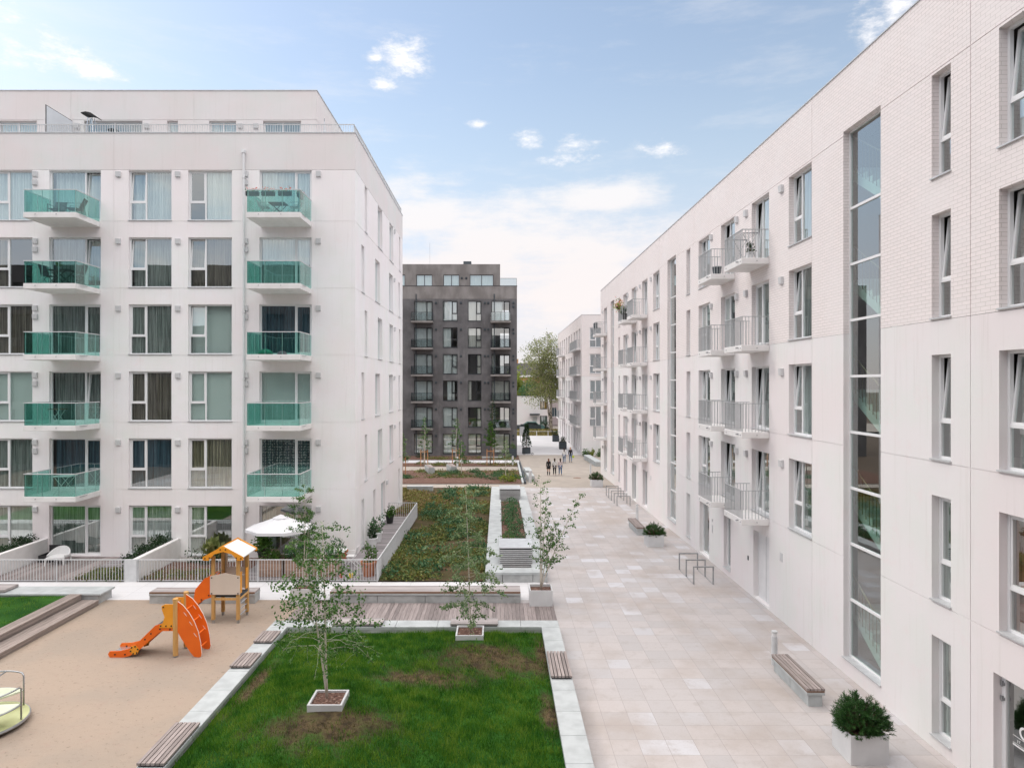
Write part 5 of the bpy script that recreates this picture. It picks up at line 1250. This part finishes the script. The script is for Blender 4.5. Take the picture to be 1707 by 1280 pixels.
def folding_chair(label, loc, rz, mf, ms, group=None, high=.88):
    t = thing('folding_chair', label, 'chair', loc, rz, group)
    for x in (-.22,.22):
        MB().tube([(x,-.26,0),(x,.16,.46),(x,.28,high)], .013, 6).build('leg', mf, t); MB().tube([(x*.9,.30,0),(x*.9,-.20,.46)], .013, 6).build('leg', mf, t)
        MB().tube([(x,-.2,.62),(x,.2,.64)], .014, 6).build('armrest', mf, t)
    MB().box(-.21,.21,-.22,.18,.44,.465).build('seat', ms, t); T = Matrix.Translation((0,.17,.47)) @ Matrix.Rotation(R(-16),4,'X')
    MB().box(-.21,.21,-.008,.008,.04,high-.46,T).build('backrest', ms, t); return t
folding_table('white garden table on the terrace behind the fence', (-7.2,29.7,.085), 0, M['plastic'], .8, .7); folding_chair('white folding chair beside the white garden table', (-6.55,29.75,.085), R(-90), M['plastic'], M['plastic'])
folding_chair('wooden garden armchair beneath the parasol', (-9.75,28.98+.55,.085), R(160), M['sun_bleached'], M['sun_bleached'])
# things on the balconies (left block)
Z = [f-.04 for f in LFL]; yb0 = 30.45
folding_table('slatted table on the top right glass balcony among the flower boxes', (-10.05, 30.4, Z[5]), 0, M['dark_grey'], .75, .6, .60, group='balcony tables')
for i, (x, rz, lab) in enumerate(((-10.75,R(90),'left folding chair at the slatted table of the flower balcony'),(-9.3,R(-90),'right folding chair at the slatted table of the flower balcony'))): folding_chair(lab, (x,30.5,Z[5]), rz, M['steel'], M['steel'], 'balcony chairs', .75)
M['geranium'] = leafmat('geranium_petal', [(.62,.05,.03),(.80,.12,.06),(.78,.25,.16)], .5, .3)
for i, (x, y, rz) in enumerate(((-11.0,29.78,0),(-10.3,29.78,0),(-9.55,29.78,0),(-8.99,30.2,R(90)))):
    lab = ['leftmost','second from the left','third from the left','on the right side'][i]
    t = thing('flower_box', f'hanging balcony flower box with red geraniums, {lab} of the row' if i < 3 else 'hanging balcony flower box with red geraniums on the side rail', 'flower box', (x, y, Z[5]+.78), rz, 'flower boxes on the top right balcony')
    MB().prism([(-.06,0),(.06,0),(.09,.18),(-.09,.18)], .58, 'x', -.29).build('box', M['dark_grey'], t)
    P = np.stack([rng.uniform(-.28,.28,120), rng.normal(0,.08,120), rng.uniform(.12,.30,120)],1); link('foliage', leaf_mesh('foliage', P, .06, M['green_leaf']), t)
    P = np.stack([rng.choice([-.22,-.1,.02,.15,.25],46)+rng.normal(0,.03,46), rng.normal(0,.07,46), rng.uniform(.22,.38,46)],1); link('blossom', leaf_mesh('blossom', P, .05, M['geranium'], 0, .9), t)
folding_table('dark folding table with a plant on the left balcony, second from the top', (-19.95, 30.4, Z[4]), 0, M['black'], .95, .65, .72, group='balcony tables')
folding_chair('dark folding chair left of the dark balcony table', (-20.6,30.45,Z[4]), R(80), M['black'], M['dark_grey'], 'balcony chairs', .98); folding_chair('dark folding chair right of the dark balcony table', (-19.2,30.45,Z[4]), R(-80), M['black'], M['dark_grey'], 'balcony chairs', .98)
pot('metal pot on the dark balcony table', -20.0, 30.35, Z[4]+.72, .09, .17, M['steel'], (.2,.2,.25,140,.06,'green_leaf'), 'small green plant in the metal pot on the balcony table')
def lounge(label, loc, rz):
    t = thing('lounge_chair', label, 'chair', loc, rz, 'lounge chairs on the top left balcony')
    for x in (-.27,.27): MB().tube([(x,-.35,0),(x,-.33,.52),(x,.25,.55),(x,.33,.0)], .016, 6).build('armrest', M['dark_grey'], t)
    MB().box(-.25,.25,-.32,.22,.30,.34).build('seat', M['dark_grey'], t); T = Matrix.Translation((0,.2,.34)) @ Matrix.Rotation(R(-24),4,'X'); MB().box(-.25,.25,-.012,.012,0,.5,T).build('backrest', M['dark_grey'], t)
lounge('left low lounge chair on the top left glass balcony', (-20.2,30.5,Z[5]), R(10)); lounge('right low lounge chair on the top left glass balcony', (-19.25,30.35,Z[5]), R(-75))
folding_table('small white folding table with dark top on the left balcony of the second storey', (-20.0,30.2,Z[2]), 0, M['plastic'], .62, .5, .72, M['brownwood'], 'balcony tables')
folding_table('white folding table on the lowest left balcony', (-19.75,30.3,Z[1]), 0, M['plastic'], .85, .6, .84, None, 'balcony tables')
def sack(label, loc, s, mat, seed):
    t = thing('bag', label, 'bag', loc, 0, 'bags on the balcony'); r = random.Random(seed); m = MB(); prof = [(.02,0),(.9,.06),(1.0,.35),(.8,.7),(.4,.95),(.02,1.0)]; m.lathe([(p*s*(1+.05*r.random()), z*s*.8) for p, z in prof], 14); m.build('sack', mat, t, smooth=True); MB().tube([(-.05*s,0,s*.78),(0,.02,s*.98),(.06*s,0,s*.78)], .012, 6).build('handle', mat, t)
sack('green bag lying on the third right balcony', (-10.5,30.0,Z[3]), .32, pm('green_bag', (.08,.32,.22), None, rough=.6), 1); sack('small pink bag lying on the third right balcony', (-9.75,30.0,Z[3]), .22, pm('pink_bag', (.45,.2,.26), None, rough=.6), 2)
# patio heater, terrace chairs on the roof terrace
ht = thing('patio_heater', 'pyramid patio heater with a tilted black cap on the roof terrace', 'patio heater', (-20.0, 32.7, 19.1))
for sx, sy in ((-1,-1),(1,-1),(1,1),(-1,1)): MB().tube([(.24*sx,.24*sy,0),(.10*sx,.10*sy,2.15)], .018, 6).build('leg', M['steel_bright'], ht)
MB().box(-.25,.25,-.25,.25,.02,.5).build('base', M['steel'], ht); MB().tube([(0,0,.5),(0,0,2.1)], .07, 12).build('glass_tube', M['glass_clear'], ht); MB().prism([(-.34,-.02),(-.12,.06),(.12,.06),(.34,-.02),(.34,.02),(.13,.11),(-.13,.11),(-.34,.02)], .6, 'y', -.3).build('cap', M['black'], ht, (0,0,2.22)).rotation_euler = (0,R(12),0)
sc_ = thing('folded_parasol', 'thin folded parasol leaning at the corner of the roof terrace', 'parasol', (-8.6, 32.9, 19.1)); MB().lathe([(.03,.25),(.11,.6),(.09,1.3),(.03,2.05)],10).build('canopy', M['canvas'], sc_); MB().tube([(0,0,0),(0,0,2.2)], .02, 8).build('pole', M['steel'], sc_)
for i, x in enumerate((-17.9, -18.6)): folding_chair(['dark terrace chair behind the railing, right of the patio heater','dark terrace chair behind the railing, closest to the patio heater'][i], (x, 32.6, 19.1), R(160-30*i), M['black'], M['dark_grey'], 'roof terrace chairs', 1.2)
# things on the balconies of the right block
dr = thing('drying_rack', 'folding drying rack on the topmost near balcony of the right block', 'drying rack', (9.25, 25.0, RF[4])); m = MB()
for y in (-.5,.5): m.tube([(-.25,y,0),(.25,y,.95)], .012, 6).tube([(.25,y,0),(-.25,y,.95)], .012, 6)
m.build('leg', M['steel'], dr); m = MB()
for k in range(7): x = -.27+.09*k; m.tube([(x,-.6,.96),(x,.6,.96)], .006, 5)
m.tube([(-.29,-.6,.96),(.29,-.6,.96)], .012, 6).tube([(-.29,.6,.96),(.29,.6,.96)], .012, 6).build('rail', M['dark_grey'], dr)
pot('white pot on the topmost near balcony of the right block', 9.2, 24.4, RF[4], .15, .24, M['white'], (.22,.22,.32,130,.10,'hedge_leaf'), 'dark leafy plant on the topmost near balcony'); 
tbx = thing('storage_tub', 'dark grey tub on the topmost second balcony of the right block', 'tub', (9.0, 27.75, RF[4])); MB().lathe([(.15,0),(.19,.30)],16,(.15,.15)).build('tub', M['dark_grey'], tbx); MB().lathe([(.20,.30),(.20,.34)],16,(.15,.15)).build('lid', M['steel'], tbx)
pot('dark pot on the topmost far balcony with hanging flowers', 9.05, 47.6, RF[4], .24, .45, M['pot_black'], (.3,.3,.5,220,.10,'hedge_leaf'), 'dark shrub in a pot on the topmost far balcony')
hb = thing('hanging_flowers', 'orange and yellow hanging flower basket on the topmost far balcony', 'flower basket', (8.78, 48.6, RF[4]+1.0)); link('foliage', leaf_mesh('foliage', rng.normal(0,.22,(260,3))*np.array([.8,2.2,1])+np.array([0,0,.15]), .11, M['yellow_leaf']), hb); link('blossom', leaf_mesh('blossom', rng.normal(0,.2,(90,3))*np.array([.8,2.2,.8])+np.array([0,0,.25]), .10, M['geranium']), hb); MB().lathe([(.12,-.15),(.2,.08)],12).build('basket', M['pot_black'], hb)
wr = thing('wall_box', 'grey box hung on the railing of the far corner balcony', 'box', (8.80, 60.8, RF[4]+.55)); MB().box(0,.25,0,.7,0,.45).build('box', M['dark_grey'], wr); MB().box(-.01,.26,-.01,.71,.45,.48).build('lid', M['steel'], wr)

# ------------------------------------------------------------------ people
SK = pm('skin', (.55,.33,.25), None, rough=.6)
def skinned(name, nodes, edges, mat, parent, sub=1):
    me = bpy.data.meshes.new(name); me.from_pydata([n[0] for n in nodes], edges, []); o = link(name, me, parent)
    o.modifiers.new('skin', 'SKIN'); sv = me.skin_vertices[0].data
    for i, n in enumerate(nodes): r = n[1]; sv[i].radius = (r, r) if not isinstance(r, tuple) else r
    sv[0].use_root = True; s = o.modifiers.new('sub', 'SUBSURF'); s.levels = s.render_levels = sub
    dg = bpy.context.evaluated_depsgraph_get(); dg.update(); m2 = bpy.data.meshes.new_from_object(o.evaluated_get(dg)); o.modifiers.clear(); o.data = m2; m2.materials.clear(); m2.materials.append(mat)
    m2.polygons.foreach_set('use_smooth', [True]*len(m2.polygons)); return o
def person(label, px, y, top, legs, hair, H=1.62, facing=0, stride=.16, skirt=False, boots=None, bag=None, hairlen=.2, handbag=None, z=None):
    x = (px-831)*y/1110; t = thing('person', label, 'person', (x, y, gz(y)+.02 if z is None else z), facing, 'women walking on the plaza'); k = H/1.65
    def S(v): return (v[0]*k, v[1]*k, v[2]*k)
    s = stride
    J = [((0,0,.92),.115),((0,.0,1.08),.105),((0,.01,1.26),.125),((0,.0,1.38),.07),((0,.0,1.44),.05),((0,-.01,1.53),.085),((0,0,1.61),.07),
         ((.16,.01,1.34),.05),((.20,.03-s*.2,1.10),.040),((.21,-.06-s*.3,.86),.030),((.21,-.08-s*.3,.78),.035),((-.16,.01,1.34),.05),((-.20,.03+s*.2,1.10),.040),((-.21,-.02+s*.5,.86),.030),((-.21,-.03+s*.5,.78),.035),
         ((.09,-.01,.86),.085),((.09,-s*.6,.48),.058),((.09,-s*.8+.02,.10),.038),((.09,-s-.1,.03),.035),((-.09,.01,.86),.085),((-.09,s*.3,.48),.058),((-.09,s*1.1,.13),.038),((-.09,s*1.1-.1,.04),.035)]
    E = [(0,1),(1,2),(2,3),(3,4),(4,5),(5,6),(2,7),(7,8),(8,9),(9,10),(2,11),(11,12),(12,13),(13,14),(0,15),(15,16),(16,17),(17,18),(0,19),(19,20),(20,21),(21,22)]
    N_ = [(S(p), r*k) for p, r in J]; skinned('body', N_, E, SK, t)
    g = 1.16
    def sub(ix, nm, mat, ex=1.16):
        mp = {j: i for i, j in enumerate(ix)}; skinned(nm, [(N_[j][0], N_[j][1]*ex) for j in ix], [(mp[a], mp[b]) for a, b in E if a in mp and b in mp], mat, t)
    N_.append((S((0,0,.84)), .125*k)); E = E+[(0,23)]; sub([0,1,2,3,7,8,9,11,12,13,23], 'top', top, 1.2)
    if skirt: MB().lathe([(.14*k,1.0*k),(.17*k,.86*k),(.22*k,.66*k)],14).build('skirt', legs, t, smooth=True)
    else: sub([0,15,16,17,19,20,21], 'trousers', legs, 1.22)
    if not boots:
        for a, b in ((17,18),(21,22)): skinned('shoe', [(N_[a][0], .045*k), (N_[b][0], .045*k)], [(0,1)], M['black'], t)
    if boots:
        skinned('boots', [(S((.09,-s*.62,.44)),.062*k),(S((.09,-s*.8+.02,.10)),.05*k),(S((.09,-s-.1,.035)),.042*k)], [(0,1),(1,2)], boots, t); skinned('boots', [(S((-.09,s*.33,.44)),.062*k),(S((-.09,s*1.1,.13)),.05*k),(S((-.09,s*1.1-.1,.045)),.042*k)], [(0,1),(1,2)], boots, t)
    skinned('hair', [(S((0,-.005,1.645)),.07*k),(S((0,.035,1.60)),.095*k),(S((0,.07,1.50)),.085*k),(S((0,.085,1.50-hairlen)),.06*k)], [(0,1),(1,2),(2,3)], hair, t)
    f = MB()
    for xx in (-.032,.032): f.lathe([(.004,0),(.012,.01),(.004,.02)],6,(xx*k,-.088*k))
    for i, v in enumerate(f.v): f.v[i] = (v[0], v[1], v[2]+1.545*k)
    f.build('eyes', M['black'], t); MB().tube([S((0,-.085,1.545)),S((0,-.112,1.51)),S((0,-.085,1.505))], .012*k, 6).tube([S((-.025,-.083,1.475)),S((.025,-.083,1.475))], .008*k, 6).build('face', SK, t)
    if handbag: 
        b = thing('handbag', 'bright lime handbag carried by the woman in a black top', 'handbag', (x+.30*k, y, gz(y)+.55)); MB().box(-.12,.12,-.05,.05,0,.2).build('bag', handbag, b, bevel=.02); MB().tube([(-.09,0,.2),(0,0,.34),(.09,0,.2)], .01, 6).build('strap', handbag, b)
    return t
C_ = lambda n, c: pm(n, c, tuple(x*.75 for x in c), 6, .8)
blk, wht, blu, pnk, lim, lbl = C_('black_cloth',(.015,.015,.018)), C_('white_cloth',(.72,.71,.70)), C_('blue_denim',(.08,.16,.30)), C_('pale_pink_cloth',(.66,.56,.56)), C_('lime_leather',(.55,.66,.05)), C_('pale_denim',(.20,.27,.38))
bro, dbr, bln = C_('auburn_hair',(.16,.06,.03)), C_('dark_brown_hair',(.05,.028,.02)), C_('fair_hair',(.42,.30,.17))
person('woman in black jacket and short black skirt with knee boots, walking away', 914.5, 62.6, blk, blk, bro, 1.60, R(180), .12, True, blk)
person('woman in white top and black trousers walking away, middle of the three', 924.5, 62.8, wht, blk, dbr, 1.60, R(180), .14)
person('woman in pale pink top and blue jeans walking away, right of the three', 934.0, 62.8, pnk, blu, dbr, 1.60, R(184), .15, hairlen=.25)
person('woman in white shirt and blue jeans walking beyond the group of three', 940.5, 72.2, wht, lbl, dbr, 1.66, R(175), .12, hairlen=.28)
person('fair haired woman in black top and jeans coming closer', 951.0, 73.0, blk, lbl, bln, 1.66, R(8), .13, hairlen=.12, handbag=lim)

# ------------------------------------------------------------------ far end of the passage
tl = thing('potted_conifer', 'tall dark conifer in the grey tub by the charcoal block corner', 'conifer', (3.45, 82.6, gz(82)+.6)); n = 1700
hgt = rng.uniform(.05,1,n)**.8*3.0; rad = (.62*(1-hgt/3.4)+.12)*np.sqrt(rng.uniform(.3,1,n)); th = rng.uniform(0,6.283,n)
link('foliage', leaf_mesh('foliage', np.stack([rad*np.cos(th)+.05*np.sin(hgt*3.1), rad*np.sin(th), hgt],1), .14, M['hedge_leaf'], -1), tl); MB().tube([(0,0,-.1),(0,0,2.8)], [.05,.01], 6).build('trunk', M['bark_brown'], tl)
planter_box('dark grey tub holding the tall conifer', (2.95, 82.1, gz(82)), 1.0, 1.0, .75, M['dark_grey'], .06); planter_box('dark grey planter against the charcoal block corner', (1.25, 77.4, gz(77)), .85, .85, 1.1, M['dark_grey'], .06)
bush('shrub', 'small green shrub in the planter against the charcoal block corner', (1.67, 77.8, gz(77)+1.0), .4, .4, .6, 240, .11, 'green_leaf', seed=400)
scoot = thing('kick_scooter', 'parked dark electric kick scooter beside the conifer tub', 'scooter', (3.05, 81.2, gz(81)))
MB().box(.15,.95,-.07,.07,.12,.17).build('deck', M['dark_grey'], scoot); MB().tube([(.12,0,.15),(.02,0,1.1)], .03, 8).tube([(.02,-.25,1.1),(.02,.25,1.1)], .018, 6).build('handlebar', M['black'], scoot)
for xx in (.08, 1.08):
    w = MB(); w.tube([(xx+.11*math.cos(R(i*30)),0,.12+.11*math.sin(R(i*30))) for i in range(13)], .028, 8, cap=False); w.build('wheel', M['black'], scoot)
sg = thing('sign_board', 'pale blank board on a post behind the conifer', 'sign', (3.15, 99.0, gz(99))); MB().box(0,1.15,0,.12,1.0,2.25).build('board', M['steel_lite'], sg, bevel=.02); MB().box(.08,.16,.02,.1,0,.999).box(1.0,1.08,.02,.1,0,.999).build('post', M['steel'], sg)
M['verge'] = pm('dry_verge', (.30,.23,.055), (.20,.17,.04), 1.2, .95, .4, 14)
gv_ = MB(); gv_.quad((-6,111,-.41),(13,111,-.41),(13,119,.16),(-6,119,.16)); tag(gv_.build('grass_verge', M['verge']), kind='structure')
tag(MB().quad((-60,119,-.36),(60,119,-.36),(60,160,-.3),(-60,160,-.3)).build('road', M['band']), kind='structure')
blades('dry_grass', 2, 12, 111.1, 118.9, 5000, lambda x, y: -.41+(y-111)*.071, M['drygrass'], .1, .25, .03)
rl = thing('railing', 'low white rail of posts and wire before the dry verge', 'railing', (2.5, 110.8, gz(110)));
for i in range(5): MB().box(i*1.9, i*1.9+.1, 0, .1, 0, .85).build('post', M['white'], rl)
MB().box(.1, 7.6, .03, .07, .72, .78).build('rail', M['steel_lite'], rl)
# white house
wh = thing('house', 'white flat roofed house with a yellow lit window beyond the road', 'house', (0, 128, .2)); f6 = Face(wh, (0,0,0), 0)
facade(wh, 'wall', M['plaster'], (0,0,0), 0, 9.9, -.3, 5.6, [(8.0,9.35,3.2,4.75,.2),(7.95,9.4,.3,1.9,.2),(6.6,7.4,.0,1.75,.2)]); M['lit'] = pm('lit_curtain', (.75,.50,.14), (.62,.38,.09), 3, .9)
wy = window(f6, 8.0, 3.2, 1.35, 1.55, 'H', None, 0, .2, fm='frame_dark'); link('curtain', curtain_mb(.02,1.33,.03,1.5).mesh('curtain', M['lit']), wy, (0,.15,0)); window(f6, 7.95, .3, 1.45, 1.6, 'H', 'grey', 0, .2, fm='frame_dark')
f6.put(MB().box(0,.8,0,.05,0,1.75), 'door', M['steel_lite'], 6.6, .14, 0); MB().box(6.0,7.9,-.9,-.003,2.05,2.3).build('canopy', M['dark_grey'], wh); MB().box(.05,9.85,.3,8,5.4,5.5).box(-.05,9.95,-.05,.2,5.601,5.7).build('roof', M['zinc'], wh); MB().box(.05,9.85,1.2,8,-.3,5.39).build('interior_core', M['interior'], wh)
mb_ = thing('apartment_building', 'mauve grey house behind the big birch trunk', 'building', (10.0, 136, .3)); f7 = Face(mb_, (0,0,0), 0); M['mauve'] = plaster('mauve_render', (.46,.39,.40), (.42,.36,.37), (.44,.38,.38))
qs = [(x, x+1.0, z, z+1.9, .15) for x in (.9,2.6,4.3,6) for z in (1.2,4.6,7.8)]; facade(mb_, 'wall', M['mauve'], (0,0,0), 0, 9, -.5, 10.2, qs)
for q in qs: window(f7, q[0], q[2], 1.0, 1.9, 'H', 'blue', 0, .15, fm='frame', sill=False)
MB().prism([(-.3,10.2),(9.3,10.2),(8,11.8),(1,11.8)], 9, 'y', -.2).build('roof', M['zinc'], mb_); MB().box(.1,8.9,.8,8.5,-.5,10.1).build('interior_core', M['interior'], mb_)
ob = thing('house', 'old orange brick house with dark slate roof far behind the trees', 'house', (2, 205, 0)); M['orange_brick'] = pm('orange_brick', (.50,.26,.12), (.38,.20,.10), .6, .9); M['slate'] = pm('slate', (.10,.09,.09), (.065,.06,.062), 1, .7)
f8 = Face(ob, (0,0,0), 0); qs = [(x, x+1.3, z, z+2.0, .15) for x in (1.5,4.6,7.7,10.8) for z in (3.4,7.2)]; facade(ob, 'wall', M['orange_brick'], (0,0,0), 0, 14, 0, 10.3, qs)
for q in qs: window(f8, q[0], q[2], 1.3, 2.0, 'H', 'white', 0, .15, sill=False)
MB().box(-.3,14.3,-.35,-.004,10.3,10.9).build('cornice', M['slab'], ob); MB().prism([(-.35,10.9),(9,10.9),(7,14.6),(2,14.6)], 14.6, 'x', -.3).build('roof', M['slate'], ob); MB().box(3,4.2,3,4.2,12,16).build('chimney', M['orange_brick'], ob); MB().box(.1,13.9,.8,8.6,0,10.2).build('interior_core', M['interior'], ob)
# big birch and the trees around it
tree('big_birch', 'tall old twin trunked birch with an airy grey green crown beyond the plaza', (9.0, 113.5, .0), [(-.04,0,1.0), (-.17,.02,.93), (.0,.02,.88)], 17.0, 60, 4.8, 13500, .27, 'big_leaf', 'old_bark', start=.36, r0=.24, up=.55, seed=77, sag=.6, top_taper=.5, lspread=.07)
for i, (lab, x, y, h, rx, lf, n, ls, z) in enumerate((('bright yellow green tree against the orange brick house', 3.9, 140, 3.9, 2.6, 'yellow_leaf', 1500, .45, 6.0), ('dark green tree between the orange house and the birch', 7.0, 150, 4.6, 2.8, 'hedge_leaf', 1500, .45, 4.0), ('mid green bushy tree above the white house roof', 6.6, 134.5, 3.1, 2.6, 'shrub', 1500, .4, 5.2), ('distant pale green tree beside the charcoal block', 2.5, 175, 4.5, 3.2, 'big_leaf', 1300, .6, 3.5))):
    t = bush('round_tree', lab, (x, y, .5), rx, rx*.8, h, n, ls, lf, 'trees beyond the road', 'tree', 420+i, 12, z0=z-.5); MB().tube([(0,0,-.5),(0,0,z+h*.3)], [.25,.1], 8).build('trunk', M['bark_brown'], t)
hw = thing('fence', 'dark grey boarded fence beyond the dry verge', 'fence', (2.0, 120.5, -.35)); m = MB()
for i in range(26): m.box(i*.22,i*.22+.21,0,.04,0,1.15+(.15 if 8 < i < 20 else 0))
m.build('board', M['dark_grey'], hw); MB().box(0,5.7,.041,.08,.3,.38).build('rail', M['black'], hw)
bush('shrub', 'dark garden shrub below the window of the white house', (8.9, 124, -.35), .9, .6, 1.5, 420, .22, 'hedge_leaf', seed=440)
M['carpaint'] = pm('teal_car_paint', (.10,.19,.18), None, rough=.25)
car = thing('parked_car', 'teal parked car behind the dark boarded fence', 'car', (6.3, 123.5, -.35), R(0)); pr = [(-2.1,.35),(2.1,.35),(2.15,.75),(1.9,.92),(1.15,1.0),(.55,1.48),(-.95,1.50),(-1.65,1.05),(-2.1,.95)]
MB().prism(pr, 1.66, 'y', -.83).build('body', M['carpaint'], car, bevel=.06); MB().prism([(1.0,1.02),(.52,1.42),(-.9,1.44),(-1.45,1.06)], 1.68, 'y', -.84).build('window', M['frame_dark'], car)
for x in (-1.3, 1.35):
    for y in (-.82,.62): MB().tube([(x,y,.33),(x,y+.2,.33)], .33, 18).build('wheel', M['black'], car)
MB().box(-2.14,-2.09,-.7,-.45,.7,.85).build('tail_light', M['red'], car)

# ------------------------------------------------------------------ sky, sun, camera
w = bpy.data.worlds.new('World'); scene.world = w; w.use_nodes = True; w.node_tree.nodes.clear(); t = NT(w.node_tree)
SUN_EL, SUN_AZ = R(40), R(-60)     # azimuth from +Y towards +X
co = t.n('ShaderNodeTexCoord').outputs['Generated']; s = t.n('ShaderNodeSeparateXYZ'); t.l(co, s.inputs[0])
el = t.math('MULTIPLY', t.math('ARCSINE', s.outputs[2]), 57.2958); az = t.math('MULTIPLY', t.math('ARCTAN2', s.outputs[0], s.outputs[1]), 57.2958)
sky = t.n('ShaderNodeTexSky', sky_type='NISHITA'); sky.sun_disc = False; sky.sun_elevation = SUN_EL; sky.sun_rotation = SUN_AZ; sky.air_density = 1.0; sky.dust_density = .8; sky.ozone_density = 1.6
nz1 = t.noise(t.scaled(co, (1,1,2.0)), 13, 10, .64); nz2 = t.noise(t.scaled(co, (1,1,2.6)), 3.2, 6, .58); nz3 = t.noise(t.scaled(co, (1,1,2.4)), 34, 8, .68); nz4 = t.noise(t.scaled(co, (1,1,5.0)), 5, 8, .66)
def blob(px, py, rx, ry):
    dx, dz = (px-831)/1110, (640-py)/1110; a0 = math.degrees(math.atan2(dx, 1)); e0 = math.degrees(math.atan2(dz, math.hypot(dx, 1))); k = 57.3/1110/(1+dx*dx)
    u = t.math('DIVIDE', t.math('SUBTRACT', az, a0), rx*k); v = t.math('DIVIDE', t.math('SUBTRACT', el, e0), ry*k)
    return t.math('SUBTRACT', 1.0, t.math('SQRT', t.math('ADD', t.math('MULTIPLY', u, u), t.math('MULTIPLY', v, v))))
small = None
for q in ((20,45,95,75),(80,85,90,50),(165,122,75,26),(670,95,60,42),(638,143,30,14),(627,97,18,20),(961,243,50,22),(1112,248,60,28),(875,232,40,22),(955,268,65,16),(798,207,24,10),(1450,60,48,110),(1500,10,60,60),(690,78,40,20)):
    b = blob(*q); small = b if small is None else t.math('MAXIMUM', small, b)
sm = t.ramp(t.math('ADD', small, t.math('MULTIPLY', t.math('SUBTRACT', t.math('ADD', t.math('MULTIPLY', nz1, .55), t.math('MULTIPLY', nz3, .45)), .5), 5.0)), .15, 1.5)
sm = t.math('MULTIPLY', sm, t.ramp(small, -.45, .35))
big = None
for q in ((860,395,270,60),(700,360,110,62),(960,480,150,80),(790,450,240,60),(1000,330,110,34),(1010,420,110,40)):
    b = blob(*q); big = b if big is None else t.math('MAXIMUM', big, b)
bg = t.ramp(t.math('ADD', big, t.math('MULTIPLY', t.math('SUBTRACT', t.math('ADD', t.math('MULTIPLY', nz4, .6), t.math('MULTIPLY', nz1, .4)), .5), 4.2)), -.35, .85)
rest = t.math('MULTIPLY', t.ramp(nz2, .47, .62), t.ramp(t.math('ABSOLUTE', az), 52, 85))   # broken cloud to the sides and behind
over = t.math('MULTIPLY', t.ramp(t.math('ADD', t.math('ADD', el, t.math('MULTIPLY', t.ramp(t.math('ABSOLUTE', az), 60, 110), 12.0)), t.math('MULTIPLY', t.math('SUBTRACT', nz2, .5), 24)), 37, 47), 1.0)  # bright deck above the frame, added to lift the light on the facades
wis = t.math('MULTIPLY', t.ramp(nz4, .48, .72), .22)
mask = t.math('MAXIMUM', t.math('MAXIMUM', t.math('MAXIMUM', sm, wis), t.math('MULTIPLY', bg, .95)), rest)
hz = t.math('ADD', .25, t.math('MULTIPLY', t.ramp(t.math('SUBTRACT', 30.0, el), 0.0, 30.0), .59))
def bgn(col, st):
    b = t.n('ShaderNodeBackground'); t.val(b.inputs[1], st)
    if isinstance(col, tuple): b.inputs[0].default_value = (*col, 1)
    else: t.l(col, b.inputs[0])
    return b.outputs[0]
def mixs(f, a, b): x = t.n('ShaderNodeMixShader'); t.val(x.inputs[0], f); t.l(a, x.inputs[1]); t.l(b, x.inputs[2]); return x.outputs[0]
SKY = .15
base = mixs(hz, bgn(sky.outputs[0], SKY), bgn(t.mix(t.ramp(el, 5, 20), (.97,.92,.985), (.88,.98,.985)), .72))
c = mixs(t.math('MULTIPLY', mask, .9), base, bgn(t.mix(t.ramp(el, 8, 18), (1.0,.925,.90), (1.0,.97,.965)), t.math('ADD', .84, t.math('MULTIPLY', sm, .2))))
c = mixs(over, c, bgn((1.0,.965,.95), t.math('ADD', 2.25, t.math('MULTIPLY', t.ramp(s.outputs[1], -.5, .4), .0))))
o = t.n('ShaderNodeOutputWorld'); t.l(c, o.inputs[0])
sd_ = bpy.data.lights.new('sun', 'SUN'); sd_.energy = .68; sd_.angle = R(11); sd_.color = (1.0,.92,.82); so = bpy.data.objects.new('sun', sd_); COL.objects.link(so)
d_ = Vector((math.sin(SUN_AZ)*math.cos(SUN_EL), math.cos(SUN_AZ)*math.cos(SUN_EL), math.sin(SUN_EL))); so.rotation_euler = d_.to_track_quat('Z','Y').to_euler(); so.location = (0,0,60)
cam = bpy.data.cameras.new('camera'); cam.sensor_width = 36; cam.lens = 36*1110/1707; cam.shift_x = (853.5-831)/1707; cam.clip_end = 3000; cam.clip_start = .05
co_ = bpy.data.objects.new('camera', cam); COL.objects.link(co_); co_.location = (0,0,8.2); co_.rotation_euler = (R(90),0,0); scene.camera = co_
scene.view_settings.view_transform = 'Standard'; scene.view_settings.look = 'None'; scene.view_settings.gamma = 1; scene.view_settings.exposure = .29
scene.render.engine = 'CYCLES'; cy = scene.cycles; cy.use_denoising = True; cy.max_bounces = 8; cy.transparent_max_bounces = 16; cy.diffuse_bounces = 4; cy.glossy_bounces = 4; cy.sample_clamp_indirect = 4
try: cy.denoiser = 'OPENIMAGEDENOISE'
except Exception: pass
